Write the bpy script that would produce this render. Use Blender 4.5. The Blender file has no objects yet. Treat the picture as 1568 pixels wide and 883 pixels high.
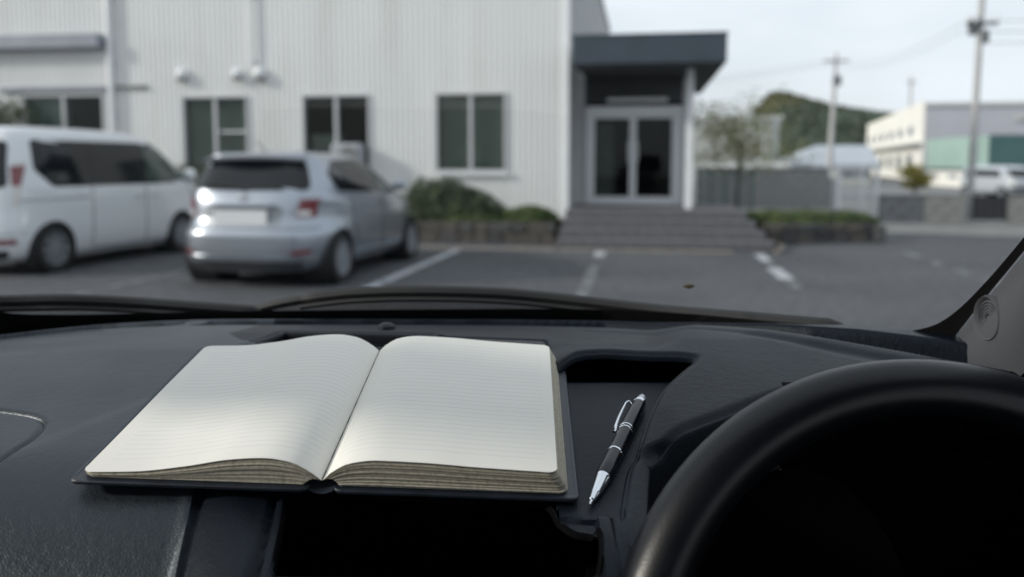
import bpy, bmesh, math, random
import numpy as np
from math import sin, cos, tan, pi, radians, atan, atan2, sqrt, exp
from mathutils import Vector, Matrix
random.seed(7); rng = np.random.default_rng(11)
S = bpy.context.scene; COL = S.collection

# ------------------------------------------------------------------ camera, sky, sun, exposure
H = 1.37; F = 1280.0; PT = radians(5); PSI = atan(201 * cos(PT) / 1280)
cam = bpy.data.objects.new('camera', bpy.data.cameras.new('camera')); COL.objects.link(cam); S.camera = cam
cam.location = (0, 0, H); cam.rotation_euler = (pi / 2 - PT, 0, PSI)
cam.data.sensor_width = 36; cam.data.lens = F / 1568 * 36; cam.data.shift_y = -79.5 / 1568
cam.data.clip_start = 0.02; cam.data.clip_end = 3000
cam.data.dof.use_dof = True; cam.data.dof.focus_distance = 0.60; cam.data.dof.aperture_fstop = 4.5
cam.data.dof.aperture_blades = 0

SUN = Vector((-0.81, -0.33, 0.39)).normalized()
wd = bpy.data.worlds.new('World'); S.world = wd; wd.use_nodes = True
nt = wd.node_tree; nt.nodes.clear()
def wn(t, **k):
    n = nt.nodes.new(t)
    for a, b in k.items(): setattr(n, a, b)
    return n
wo = wn('ShaderNodeOutputWorld'); wb = wn('ShaderNodeBackground'); sky = wn('ShaderNodeTexSky')
sky.sky_type = 'NISHITA'; sky.sun_disc = False; sky.sun_elevation = math.asin(SUN.z); sky.sun_rotation = atan2(SUN.x, SUN.y)
sky.dust_density = 2.0
wmx = wn('ShaderNodeMix', data_type='RGBA'); wtc = wn('ShaderNodeTexCoord'); wmp = wn('ShaderNodeMapping')
wmp.inputs['Scale'].default_value = (1, 1, 3.2)
wno = wn('ShaderNodeTexNoise'); wno.inputs['Scale'].default_value = 2.3; wno.inputs['Detail'].default_value = 6
wrp = wn('ShaderNodeMapRange'); wrp.inputs[1].default_value = .35; wrp.inputs[2].default_value = .6
wrp.inputs[3].default_value = .72; wrp.inputs[4].default_value = .98
wmx.inputs[7].default_value = (8.2, 8.75, 9.35, 1)
nt.links.new(wtc.outputs['Generated'], wmp.inputs[0]); nt.links.new(wmp.outputs[0], wno.inputs[0])
nt.links.new(wno.outputs[0], wrp.inputs[0]); nt.links.new(wrp.outputs[0], wmx.inputs[0])
nt.links.new(sky.outputs[0], wmx.inputs[6]); nt.links.new(wmx.outputs[2], wb.inputs[0])
wb.inputs[1].default_value = 0.111; nt.links.new(wb.outputs[0], wo.inputs[0])
sl = bpy.data.lights.new('sun', 'SUN'); so = bpy.data.objects.new('sun', sl); COL.objects.link(so)
sl.energy = 3.0; sl.angle = radians(6.0); sl.color = (1, .93, .83); so.rotation_euler = SUN.to_track_quat('Z', 'Y').to_euler()
S.view_settings.view_transform = 'Standard'; S.view_settings.look = 'None'
S.view_settings.exposure = 0.0; S.view_settings.gamma = 1.0
S.render.engine = 'CYCLES'; S.cycles.use_denoising = True
S.cycles.max_bounces = 8; S.cycles.transparent_max_bounces = 12

# ------------------------------------------------------------------ helpers
def ray(px, py):
    cx = (px - 784) / F; cy = (362 - py) / F
    return cx, cos(PT) + cy * sin(PT), -sin(PT) + cy * cos(PT)
def W(px, py, Y=None, Z=None):           # a point of the lot, measured from the photograph
    x, y, z = ray(px, py); X_ = x * cos(PSI) - y * sin(PSI); Y_ = x * sin(PSI) + y * cos(PSI)
    t = (Y / Y_) if Y is not None else (Z - H) / z
    return (X_ * t, Y_ * t, H + z * t)

MATS = {}
def mat(name, base=(.5, .5, .5), rough=.5, metal=0.0, spec=.5, noise=None, bump=None, coat=0, second=None, emit=None, trans=0, stretch=None):
    """noise=(scale, amount) mottles the colour, second=(colour, scale, lo, hi) mixes patches, bump=(scale, strength, distance)"""
    if name in MATS: return MATS[name]
    m = bpy.data.materials.new(name); m.use_nodes = True; t = m.node_tree; p = t.nodes['Principled BSDF']
    p.inputs['Base Color'].default_value = (*base, 1); p.inputs['Roughness'].default_value = rough
    p.inputs['Metallic'].default_value = metal; p.inputs['Specular IOR Level'].default_value = spec
    p.inputs['Coat Weight'].default_value = coat; p.inputs['Coat Roughness'].default_value = .04
    if trans: p.inputs['Transmission Weight'].default_value = trans
    tc = t.nodes.new('ShaderNodeTexCoord'); src = tc.outputs['Object']; cur = None
    if stretch: mp_ = t.nodes.new('ShaderNodeMapping'); mp_.inputs['Scale'].default_value = stretch; t.links.new(src, mp_.inputs[0]); src = mp_.outputs[0]
    if second:
        c2, sc, lo, hi = second
        n = t.nodes.new('ShaderNodeTexNoise'); n.inputs['Scale'].default_value = sc; n.inputs['Detail'].default_value = 5
        t.links.new(src, n.inputs[0]); r = t.nodes.new('ShaderNodeMapRange'); r.inputs[1].default_value = lo; r.inputs[2].default_value = hi
        t.links.new(n.outputs[0], r.inputs[0]); mx = t.nodes.new('ShaderNodeMix'); mx.data_type = 'RGBA'
        t.links.new(r.outputs[0], mx.inputs[0]); mx.inputs[6].default_value = (*base, 1); mx.inputs[7].default_value = (*c2, 1); cur = mx.outputs[2]
    if noise:
        n = t.nodes.new('ShaderNodeTexNoise'); n.inputs['Scale'].default_value = noise[0]; n.inputs['Detail'].default_value = 8
        t.links.new(src, n.inputs[0]); r = t.nodes.new('ShaderNodeMapRange')
        r.inputs[1].default_value = .3; r.inputs[2].default_value = .7; r.inputs[3].default_value = 1 - noise[1]; r.inputs[4].default_value = 1 + noise[1]
        t.links.new(n.outputs[0], r.inputs[0]); mx = t.nodes.new('ShaderNodeVectorMath'); mx.operation = 'SCALE'
        if cur: t.links.new(cur, mx.inputs[0])
        else: mx.inputs[0].default_value = base
        t.links.new(r.outputs[0], mx.inputs['Scale']); cur = mx.outputs[0]
    if cur: t.links.new(cur, p.inputs['Base Color'])
    if bump:
        n = t.nodes.new('ShaderNodeTexNoise'); n.inputs['Scale'].default_value = bump[0]; n.inputs['Detail'].default_value = 4
        t.links.new(src, n.inputs[0]); b = t.nodes.new('ShaderNodeBump'); b.inputs['Strength'].default_value = bump[1]; b.inputs['Distance'].default_value = bump[2]
        t.links.new(n.outputs[0], b.inputs['Height']); t.links.new(b.outputs[0], p.inputs['Normal'])
    MATS[name] = m; return m

def glassy(name, tint=(1, 1, 1), gloss=.04):
    if name in MATS: return MATS[name]
    m = bpy.data.materials.new(name); m.use_nodes = True; t = m.node_tree; t.nodes.clear()
    o = t.nodes.new('ShaderNodeOutputMaterial'); mx = t.nodes.new('ShaderNodeMixShader'); tr = t.nodes.new('ShaderNodeBsdfTransparent')
    g = t.nodes.new('ShaderNodeBsdfGlossy'); g.inputs['Roughness'].default_value = .01
    fr = t.nodes.new('ShaderNodeFresnel'); fr.inputs[0].default_value = 1.45
    ml = t.nodes.new('ShaderNodeMath'); ml.operation = 'MULTIPLY'; ml.inputs[1].default_value = gloss
    t.links.new(fr.outputs[0], ml.inputs[0])
    tr.inputs[0].default_value = (*tint, 1); t.links.new(ml.outputs[0], mx.inputs[0])
    t.links.new(tr.outputs[0], mx.inputs[1]); t.links.new(g.outputs[0], mx.inputs[2]); t.links.new(mx.outputs[0], o.inputs[0])
    MATS[name] = m; return m

class MB:
    def __init__(s): s.v = []; s.f = []
    def add(s, vs, fs):
        o = len(s.v); s.v += [tuple(p) for p in vs]; s.f += [tuple(i + o for i in f) for f in fs]; return s
    def box(s, x0, x1, y0, y1, z0, z1, b=0, rz=0, ry=0):
        c = Vector(((x0 + x1) / 2, (y0 + y1) / 2, (z0 + z1) / 2)); h = Vector((abs(x1 - x0) / 2, abs(y1 - y0) / 2, abs(z1 - z0) / 2))
        R = Matrix.Rotation(rz, 3, 'Z') @ Matrix.Rotation(ry, 3, 'Y')
        if b <= 0:
            P = [(sx, sy, sz) for sx in (-1, 1) for sy in (-1, 1) for sz in (-1, 1)]
            vs = [c + R @ Vector((p[0] * h.x, p[1] * h.y, p[2] * h.z)) for p in P]
            return s.add(vs, [(0, 1, 3, 2), (4, 6, 7, 5), (0, 4, 5, 1), (2, 3, 7, 6), (0, 2, 6, 4), (1, 5, 7, 3)])
        b = min(b, h.x * .9, h.y * .9, h.z * .9); vs = []; idx = {}
        for sx in (-1, 1):
            for sy in (-1, 1):
                for sz in (-1, 1):
                    for a in range(3):
                        q = Vector((sx * (h.x - b), sy * (h.y - b), sz * (h.z - b))); q[a] += (sx, sy, sz)[a] * b
                        idx[(sx, sy, sz, a)] = len(vs); vs.append(c + R @ q)
        fs = []
        def quad(l): fs.append(tuple(l))
        for a in range(3):
            o1, o2 = [i for i in range(3) if i != a]
            for sg in (-1, 1):
                l = []
                for u, w in ((-1, -1), (1, -1), (1, 1), (-1, 1)):
                    k = [0, 0, 0]; k[a] = sg; k[o1] = u; k[o2] = w; l.append(idx[(*k, a)])
                quad(l)
            for u in (-1, 1):
                for w in (-1, 1):
                    l = []
                    for sg, A in ((-1, o1), (1, o1), (1, o2), (-1, o2)):
                        k = [0, 0, 0]; k[a] = sg; k[o1] = u; k[o2] = w; l.append(idx[(*k, A)])
                    quad(l)
        for sx in (-1, 1):
            for sy in (-1, 1):
                for sz in (-1, 1): fs.append(tuple(idx[(sx, sy, sz, a)] for a in range(3)))
        return s.add(vs, fs)
    def tube(s, pts, r, n=8, cap=True, flat=1.0):
        pts = [Vector(p) for p in pts]; rr = r if isinstance(r, (list, tuple)) else [r] * len(pts); vs = []; fs = []
        up = None
        for i, p in enumerate(pts):
            d = (pts[min(i + 1, len(pts) - 1)] - pts[max(i - 1, 0)]).normalized()
            if up is None:
                up = Vector((0, 0, 1)) if abs(d.z) < .9 else Vector((1, 0, 0))
            a = d.cross(up).normalized(); b = a.cross(d).normalized(); up = b
            for k in range(n):
                t = 2 * pi * k / n; vs.append(p + a * (cos(t) * rr[i]) + b * (sin(t) * rr[i] * flat))
        for i in range(len(pts) - 1):
            for k in range(n): fs.append((i * n + k, i * n + (k + 1) % n, (i + 1) * n + (k + 1) % n, (i + 1) * n + k))
        if cap: fs.append(tuple(range(n))[::-1]); fs.append(tuple((len(pts) - 1) * n + k for k in range(n)))
        return s.add(vs, fs)
    def lathe(s, prof, c=(0, 0, 0), axis='X', n=32, sc=(1, 1), cap=True):
        vs = []; fs = []
        for (r, h) in prof:
            for k in range(n):
                t = 2 * pi * k / n; a, b = r * cos(t) * sc[0], r * sin(t) * sc[1]
                q = (h, a, b) if axis == 'X' else ((a, h, b) if axis == 'Y' else (a, b, h))
                vs.append((q[0] + c[0], q[1] + c[1], q[2] + c[2]))
        for i in range(len(prof) - 1):
            for k in range(n): fs.append((i * n + k, i * n + (k + 1) % n, (i + 1) * n + (k + 1) % n, (i + 1) * n + k))
        if cap: fs.append(tuple(range(n))); fs.append(tuple((len(prof) - 1) * n + k for k in range(n))[::-1])
        return s.add(vs, fs)
    def grid(s, fn, nu, nv, closed=False):
        vs = [fn(i / nu, j / nv) for i in range(nu + 1) for j in range(nv + 1)]
        fs = [(i * (nv + 1) + j, (i + 1) * (nv + 1) + j, (i + 1) * (nv + 1) + j + 1, i * (nv + 1) + j + 1) for i in range(nu) for j in range(nv)]
        return s.add(vs, fs)
    def prism(s, poly, z0, z1, fn=lambda u, v, w: (u, v, w)):
        n = len(poly); vs = [fn(u, v, z0) for u, v in poly] + [fn(u, v, z1) for u, v in poly]
        fs = [tuple(range(n))[::-1], tuple(range(n, 2 * n))] + [(i, (i + 1) % n, n + (i + 1) % n, n + i) for i in range(n)]
        return s.add(vs, fs)
    def build(s, name, m, parent=None, smooth=False, sub=None, weld=False):
        me = bpy.data.meshes.new(name); me.from_pydata(s.v, [], s.f)
        me.materials.append(m)
        bm = bmesh.new(); bm.from_mesh(me)
        if weld: bmesh.ops.remove_doubles(bm, verts=bm.verts, dist=1e-5)
        bmesh.ops.recalc_face_normals(bm, faces=bm.faces); bm.to_mesh(me); bm.free()
        if parent is not None:
            try: inv = parent['_o']
            except Exception: inv = None
        me.update()
        if smooth:
            me.polygons.foreach_set('use_smooth', [True] * len(me.polygons))
            try: me.set_sharp_from_angle(angle=radians(smooth if smooth is not True else 38))
            except Exception: pass
        o = bpy.data.objects.new(name, me); COL.objects.link(o)
        if parent is not None: o.parent = parent
        return o

def tag(o, label=None, cat=None, group=None, kind=None):
    if label: o['label'] = label
    if cat: o['category'] = cat
    if group: o['group'] = group
    if kind: o['kind'] = kind
    return o
def thing(name, loc, label, cat, rz=0, group=None):
    o = bpy.data.objects.new(name, None); COL.objects.link(o); o.location = loc; o.rotation_euler = (0, 0, rz)
    o.empty_display_size = .1
    return tag(o, label, cat, group)
def struct(name, mb, m, smooth=False): return tag(mb.build(name, m, None, smooth), kind='structure')
def dup(o, parent=None, loc=None, rz=None, label=None):
    c = o.copy(); COL.objects.link(c); c.parent = parent
    if loc is not None: c.location = loc
    if rz is not None: c.rotation_euler = (0, 0, rz)
    if label: c['label'] = label
    for ch in list(o.children): dup(ch, c)
    return c
def catmull(P, n=8, closed=False):
    P = [np.array(p, float) for p in P]; out = []; N = len(P)
    for i in range(N if closed else N - 1):
        a, b, c, d = (P[(i - 1) % N], P[i], P[(i + 1) % N], P[(i + 2) % N]) if closed else (P[max(i - 1, 0)], P[i], P[i + 1], P[min(i + 2, N - 1)])
        for k in range(n):
            t = k / n; out.append(.5 * ((2 * b) + (-a + c) * t + (2 * a - 5 * b + 4 * c - d) * t * t + (-a + 3 * b - 3 * c + d) * t ** 3))
    if not closed: out.append(P[-1])
    return out
def pchip(xs, ys, x):
    """monotone cubic through (xs, ys)"""
    xs = np.asarray(xs, float); ys = np.asarray(ys, float); h = np.diff(xs); d = np.diff(ys) / h; m = np.zeros(len(xs))
    for i in range(1, len(xs) - 1):
        m[i] = 0 if d[i - 1] * d[i] <= 0 else 2 * d[i - 1] * d[i] / (d[i - 1] + d[i])
    m[0] = d[0]; m[-1] = d[-1]; x = np.clip(x, xs[0], xs[-1]); i = np.clip(np.searchsorted(xs, x) - 1, 0, len(h) - 1)
    t = (x - xs[i]) / h[i]
    return (2 * t**3 - 3 * t**2 + 1) * ys[i] + (t**3 - 2 * t**2 + t) * h[i] * m[i] + (-2 * t**3 + 3 * t**2) * ys[i + 1] + (t**3 - t**2) * h[i] * m[i + 1]

# ------------------------------------------------------------------ materials
M_asphalt = mat('asphalt', (.082, .086, .094), .85, noise=(9, .35), bump=(160, .5, .01), second=((.062, .066, .074), .45, .42, .6))
M_road = mat('pale_road', (.30, .29, .27), .9, noise=(2.2, .15), bump=(60, .3, .01))
M_earth = mat('earth', (.12, .11, .08), .95, noise=(3, .3))
M_gutter = mat('gutter_concrete', (.17, .155, .14), .9, noise=(7, .3), bump=(50, .4, .01))
M_line = mat('road_paint', (.42, .44, .47), .7, noise=(9, .25), second=((.20, .21, .23), 5, .52, .66))
M_line_worn = mat('worn_road_paint', (.17, .18, .19), .8, noise=(12, .35), second=((.09, .095, .1), 4, .45, .62))
M_conc = mat('concrete', (.36, .35, .32), .9, noise=(4, .2), bump=(40, .3, .01))
M_greyc = mat('grey_concrete', (.19, .195, .20), .9, noise=(3, .2), bump=(40, .3, .01))
M_step = mat('step_stone', (.105, .105, .115), .85, noise=(12, .22), bump=(60, .4, .006))
M_stone = [mat('planter_stone_%s' % n, c, .9, noise=(14, .35), bump=(30, .8, .02)) for n, c in
           (('grey', (.085, .085, .085)), ('brown', (.10, .09, .08)), ('dark', (.06, .06, .062)))]
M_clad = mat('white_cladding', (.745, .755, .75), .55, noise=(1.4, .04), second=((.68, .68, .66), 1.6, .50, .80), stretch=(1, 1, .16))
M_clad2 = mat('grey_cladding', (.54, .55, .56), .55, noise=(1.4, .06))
M_trim = mat('white_metal', (.75, .77, .79), .4, noise=(5, .05))
M_frame = mat('window_frame', (.50, .51, .53), .4, metal=.2)
M_alu = mat('aluminium', (.62, .63, .65), .38, metal=.35)
M_bluegrey = mat('blue_grey_metal', (.036, .052, .070), .5, noise=(3, .12))
M_soffit = mat('soffit', (.07, .075, .08), .8, noise=(3, .15))
M_ledge = mat('ledge_metal', (.27, .29, .34), .5, noise=(4, .1))
M_blind = mat('blind', (.36, .38, .35), .8, noise=(2, .06))
M_blind2 = mat('pale_blind', (.45, .5, .5), .8, noise=(2, .06))
M_dark = mat('dark_room', (.02, .02, .022), .9)
M_pane = glassy('window_glass', (.72, .76, .74), .45)
M_black = mat('black_rubber', (.012, .012, .013), .7)
M_paintW = mat('white_car_paint', (.70, .73, .76), .32, coat=1, noise=(1, .02))
M_paintS = mat('silver_car_paint', (.35, .385, .435), .30, metal=.80, coat=.8)
M_carglass = mat('tinted_car_glass', (.010, .012, .014), .05, spec=.42)
M_carglassL = mat('greenish_car_glass', (.06, .085, .075), .05, spec=.5)
M_redlens = mat('red_lens', (.16, .010, .018), .15, coat=1)
M_clearlens = mat('clear_lens', (.62, .62, .60), .15, coat=1)
M_plate = mat('plate_white', (.62, .64, .66), .4)
M_rim = mat('alloy', (.34, .36, .39), .35, metal=.5)
M_tyre = mat('tyre', (.018, .018, .019), .8)
M_seam = mat('panel_gap', (.02, .022, .025), .7)
M_leafD = mat('leaf_dark', (.030, .052, .022), .55, noise=(25, .5), second=((.055, .085, .03), 3, .45, .6))
M_leafY = mat('leaf_yellow_green', (.085, .12, .028), .55, noise=(25, .45), second=((.05, .085, .02), 4, .4, .6))
M_leafT = mat('leaf_tree', (.30, .33, .15), .6, noise=(8, .3), second=((.36, .32, .16), 2, .45, .65))
M_leafF = mat('leaf_far', (.30, .27, .06), .6, noise=(6, .3))
M_bark = mat('bark', (.10, .085, .07), .9, noise=(10, .3), bump=(30, .6, .02))
M_hill = mat('hill_wood', (.065, .088, .065), .95, noise=(.12, .5), second=((.085, .085, .045), .035, .5, .65))  # haze put into a lighter wood colour
M_pole = mat('pole_concrete', (.42, .42, .42), .8, noise=(3, .1))
M_polegr = mat('pole_fitting', (.12, .14, .15), .6)
M_wire = mat('wire', (.10, .11, .12), .6)

# ------------------------------------------------------------------ ground
g = MB(); g.box(-900, 900, -60, 1500, -1.0, -.012); struct('ground', g, M_earth)
g = MB(); g.grid(lambda u, v: (-26 + 40 * u, -9 + 29 * v, 0), 8, 8); struct('parking_lot', g, M_asphalt)
g = MB(); g.grid(lambda u, v: (-26 + 90 * u, 20 + 14 * v, .002), 8, 4); struct('road', g, M_road)
g = MB(); g.grid(lambda u, v: (3.2 + 40 * u + 1.4 * (1 - v) * 0, 17.3 + 2.9 * v + .35 * sin(u * 50), .004), 60, 2); struct('sunlit_pavement', g, M_road)  # pale concrete sheet, its sunlit brightness put into the colour
g = MB(); g.grid(lambda u, v: (-26 + 90 * u, 34 + 40 * v, -.004), 4, 4); struct('yard_ground', g, M_greyc)
g = MB(); g.grid(lambda u, v: (14 + 50 * u, -9 + 29 * v, -.002), 4, 4); struct('side_ground', g, M_asphalt)
g = MB()
for k in range(26): g.box(-22 + k * .9 + .006, -22 + (k + 1) * .9 - .006, 13.02, 13.40, -.02, .012 + random.uniform(0, .004), b=.004)
struct('gutter', g, M_gutter)

def line(x0, y0, x1, y1, w, m, n=14, gaps=0):
    b = MB(); d = Vector((x1 - x0, y1 - y0)); L = d.length; d.normalize(); q = Vector((-d.y, d.x)) * w / 2
    for k in range(n):
        a, c = k / n, (k + 1) / n
        if random.random() < gaps: continue
        j = [random.uniform(-.006, .006) for _ in range(4)]
        p = Vector((x0, y0)) + d * L * a; r = Vector((x0, y0)) + d * L * c
        b.add([(*(p + q * (1 + j[0])), .005), (*(p - q * (1 + j[1])), .005), (*(r - q * (1 + j[2])), .005), (*(r + q * (1 + j[3])), .005)], [(0, 1, 2, 3)])
    return struct('parking_line', b, m)
line(-2.90, 12.95, -3.02, 5.5, .15, M_line)
line(-5.70, 12.9, -5.9, 5.5, .13, M_line_worn)
line(-8.6, 12.9, -8.8, 5.5, .13, M_line_worn)
line(-.63, 12.98, -.63, 12.35, .17, M_line, n=3)
line(-.63, 12.30, -.60, 5.5, .14, M_line_worn, gaps=.1)
line(1.74, 13.0, 1.74, 12.05, .15, M_line, n=4)
line(1.73, 11.9, 1.72, 11.3, .10, M_line_worn, n=4)
line(1.70, 11.25, 1.70, 10.2, .18, M_line, n=4)
line(1.70, 10.1, 1.69, 9.4, .12, M_line_worn, n=3)
line(4.0, 13.6, 4.0, 12.9, .16, M_line_worn, n=3)
line(4.0, 12.4, 4.0, 6, .12, M_line_worn, gaps=.3)

# ------------------------------------------------------------------ main building
FY = 15.6; XC = -1.40; XL = -22.0; ROOF = 6.45; YB = 33.0
bld = thing('office_building', (XC, FY, 0), 'long white ribbed metal clad office building with dark canopy over its glass entrance', 'building')
def bb(mb, name, m, parent=None, smooth=False):      # world coordinates -> building coordinates
    mb.v = [(x - XC, y - FY, z) for x, y, z in mb.v]; return mb.build(name, m, parent or bld, smooth)
wins = [(-9.07, -7.69, 1.20, 2.69, 'w'), (-6.56, -5.20, 1.20, 2.69, 'd'), (-3.90, -2.55, 1.22, 2.69, 'w'), (-12.60, -10.78, 1.20, 2.76, 'l')]
up_wins = []
xs = sorted(set([XL, XC] + [w[0] for w in wins] + [w[1] for w in wins])); zs = sorted(set([0, ROOF] + [w[2] for w in wins] + [w[3] for w in wins]))
g = MB()
for i in range(len(xs) - 1):
    for j in range(len(zs) - 1):
        cx, cz = (xs[i] + xs[i + 1]) / 2, (zs[j] + zs[j + 1]) / 2
        if any(w[0] < cx < w[1] and w[2] < cz < w[3] for w in wins): continue
        g.box(xs[i], xs[i + 1], FY, FY + .2, zs[j], zs[j + 1])
bb(g, 'front_wall', M_clad)
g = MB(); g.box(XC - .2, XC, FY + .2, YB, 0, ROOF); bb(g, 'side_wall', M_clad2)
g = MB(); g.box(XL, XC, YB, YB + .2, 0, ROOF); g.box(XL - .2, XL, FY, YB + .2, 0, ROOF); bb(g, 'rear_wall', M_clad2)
g = MB(); g.box(XL - .25, XC + .06, FY - .08, YB + .3, ROOF, ROOF + .16); bb(g, 'roof', M_ledge)
g = MB(); g.box(XL, XC - .2, FY + .2, YB, 2.95, 3.0); g.box(XL, XC - .2, FY + .2, YB, .4, .45); g.box(XL, XC - .2, FY + 5, FY + 5.1, .45, 2.95)
bb(g, 'inner_floor', M_dark)
# ribs of the cladding: standing seams, nearer together than one can count singly
g = MB(); x = XL + .05
while x < XC - .03:
    segs = [(.35, ROOF - .02)]
    for w in wins:
        if w[0] - .06 < x < w[1] + .04:
            segs = [(.35, w[2] - .12), (w[3] + .06, ROOF - .02)]
    if x < -10.65: segs = [s_ for s_ in [(.35, 1.06), (2.95, 3.62), (3.98, ROOF - .02)]]if -12.7 < x else [(.35, 3.62), (3.98, ROOF - .02)]
    for a, b in segs: g.box(x, x + .05, FY - .015, FY - .001, a, b)
    x += .108
tag(bb(g, 'cladding_rib', M_clad), kind='stuff')
g = MB(); y = FY + .1
while y < YB: g.box(XC + .001, XC + .022, y, y + .045, .4, ROOF - .02); y += .115
tag(bb(g, 'cladding_rib', M_clad2), kind='stuff')
g = MB(); g.box(XC - .10, XC + .035, FY - .035, FY + .10, .3, ROOF - .01, b=.008); bb(g, 'corner_trim', M_trim)
g = MB(); g.box(XL, XC - .1, FY - .05, FY - .001, .28, .37); bb(g, 'base_flashing', M_greyc)
for (x0, x1, z0, z1, kind) in wins:
    fr = MB(); t = .035
    fr.box(x0 - .018, x0 + t, FY - .05, FY + .12, z0 - .018, z1 + .018, b=.006); fr.box(x1 - t, x1 + .018, FY - .05, FY + .12, z0 - .018, z1 + .018, b=.006)
    fr.box(x0 + t, x1 - t, FY - .048, FY + .12, z1 - t, z1 + .018, b=.006); fr.box(x0 + t, x1 - t, FY - .048, FY + .12, z0 - .018, z0 + t, b=.006)
    xm = (x0 + x1) / 2; fr.box(xm - .035, xm + .035, FY - .03, FY + .10, z0 + t, z1 - t, b=.006)
    wo_ = bb(fr, 'window', M_frame)
    b = MB(); b.box(x0 - .06, x1 + .06, FY - .11, FY - .052, z0 - .07, z0 - .020, b=.006); bb(b, 'sill', M_trim, wo_)
    for (a, c) in ((x0 + t, xm - .035), (xm + .035, x1 - t)):
        p = MB(); p.box(a - .005, c + .005, FY + .03, FY + .036, z0 + t - .005, z1 - t + .005); bb(p, 'pane', M_pane, wo_)
    if kind == 'w':
        p = MB(); p.box(x0 + t, x1 - t, FY + .16, FY + .165, z0 + .02, z1 - .02); bb(p, 'blind', M_blind, wo_)
        if x0 < -9: 
            p = MB(); p.box(xm + .035, x1 - t, FY + .02, FY + .06, 1.98, 2.015); bb(p, 'cross_bar', M_trim, wo_)
    if kind == 'l':
        p = MB(); p.box(x0 + t, xm, FY + .16, FY + .165, z0, z1); bb(p, 'blind', M_blind2, wo_)
    if kind == 'd':
        p = MB(); p.box(x0 + t, xm, FY + .30, FY + .305, z0, z1 - .75); bb(p, 'blind', M_blind, wo_)
# left part: ledge, shade strip, dark band over the window
g = MB(); g.box(XL, -10.68, FY - .30, FY - .001, 3.66, 3.94, b=.02); bb(g, 'ledge', M_ledge)
g = MB(); g.box(-13.1, -10.68, FY - .10, FY - .002, 2.83, 2.92, b=.01); bb(g, 'window_hood', M_ledge)
g = MB(); g.box(-10.50, -9.8, FY - .07, FY - .023, 2.86, 2.93, b=.01); bb(g, 'cable_duct', M_greyc)
# downpipes
for px_, z0, z1, r in ((-10.56, .3, ROOF, .065), (-7.56, 3.2, ROOF, .028)):
    g = MB(); g.tube([(px_, FY - .09, z0), (px_, FY - .09, z1)], r, 12); d = bb(g, 'downpipe', M_trim, smooth=True)
    for z in (3.35, 4.6, 5.8) + ((1.2, 2.3) if z0 < 1 else ()):
        b = MB(); b.box(px_ - r - .02, px_ + r + .02, FY - .10, FY - .024, z, z + .04); bb(b, 'bracket', M_alu, d)
def vent(x, z, r=.115):
    g = MB(); prof = [(r * cos(a), -r * .95 * sin(a)) for a in np.linspace(0, pi / 2 - .05, 8)]
    g.lathe([(r, .05)] + prof, (x, FY - .07, z), 'Y', 20); h = bb(g, 'vent_hood', M_trim, smooth=True)
    b = MB(); b.box(x - r * .8, x + r * .8, FY - .15, FY - .06, z - r * 1.25, z - r * .75, b=.01); bb(b, 'vent_grille', M_greyc, h)
vent(-9.03, 3.13); vent(-7.87, 3.12, .10); vent(-7.40, 3.12, .125)
g = MB(); g.box(-5.86, -5.28, FY - .42, FY - .08, 1.30, 1.75, b=.04); ac = g
M_ac = mat('ac_casing', (.34, .36, .39), .5)
ac.v = [(x + 5.57, y - FY + .25, z - 1.30) for x, y, z in ac.v]
acr = thing('air_conditioner', (-5.57, FY - .25, 1.30), 'pale boxy air conditioner unit low against the middle window behind the hatchback roof', 'air conditioner')
ac.build('casing', M_ac, acr)
g = MB(); g.lathe([(.17, 0), (.17, -.02), (.15, -.022)], (0.08, -.165, .23), 'Y', 24); g.build('fan_grille', M_greyc, acr)
for x_ in (-.2, .16): g = MB(); g.box(x_, x_ + .04, -.14, .22, -.06, .0); g.build('bracket', M_alu, acr)

# ------------------------------------------------------------------ entrance: canopy, column, doors
CY = 14.4; DY = 16.9; LZ = .55
g = MB(); g.box(-1.215, 1.345, CY, CY + .05, 3.045, 3.515, b=.006); g.box(1.295, 1.343, CY + .05, 21, 3.047, 3.513); g.box(-1.213, -1.165, CY + .05, FY - .05, 3.047, 3.513)
bb(g, 'canopy_fascia', M_bluegrey)
g = MB(); g.box(-1.235, 1.365, CY - .015, CY + .09, 3.515, 3.54, b=.005); g.box(1.29, 1.363, CY + .09, 21, 3.515, 3.538); bb(g, 'canopy_coping', M_bluegrey)
g = MB(); g.box(-1.165, 1.295, CY + .05, 21, 3.06, 3.10); bb(g, 'soffit', M_soffit)
g = MB(); g.box(-1.165, 1.295, CY + .05, 21, 3.42, 3.50); bb(g, 'canopy_roof', M_bluegrey)
g = MB(); g.box(.75, .875, 15.35, 15.475, LZ, 3.06, b=.008); bb(g, 'column', M_trim)
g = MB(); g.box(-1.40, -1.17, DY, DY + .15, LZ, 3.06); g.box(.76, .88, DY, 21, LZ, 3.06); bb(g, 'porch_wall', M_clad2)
g = MB(); g.box(-1.17, .76, DY, DY + .15, 2.56, 3.06); bb(g, 'shaded_header', M_soffit)  # wall over the doors, canopy shade put into its dark colour
g = MB(); g.box(-1.40, -1.36, DY, 21, LZ, 3.0); g.box(-1.40, .88, 21, 21.1, LZ, 3.06); g.box(-1.4, .76, DY + .15, 21, LZ - .04, LZ + .002); bb(g, 'lobby', M_dark)
g = MB(); g.box(-.72, .46, DY - .20, DY - .02, 2.57, 2.65, b=.01)
bb(g, 'transom_light', M_trim)
x0, x1, z0, z1 = -1.15, .735, LZ, 2.50
fr = MB(); fr.box(x0, x0 + .12, DY - .06, DY + .06, z0, z1, b=.006); fr.box(x1 - .12, x1, DY - .06, DY + .06, z0, z1, b=.006)
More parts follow.
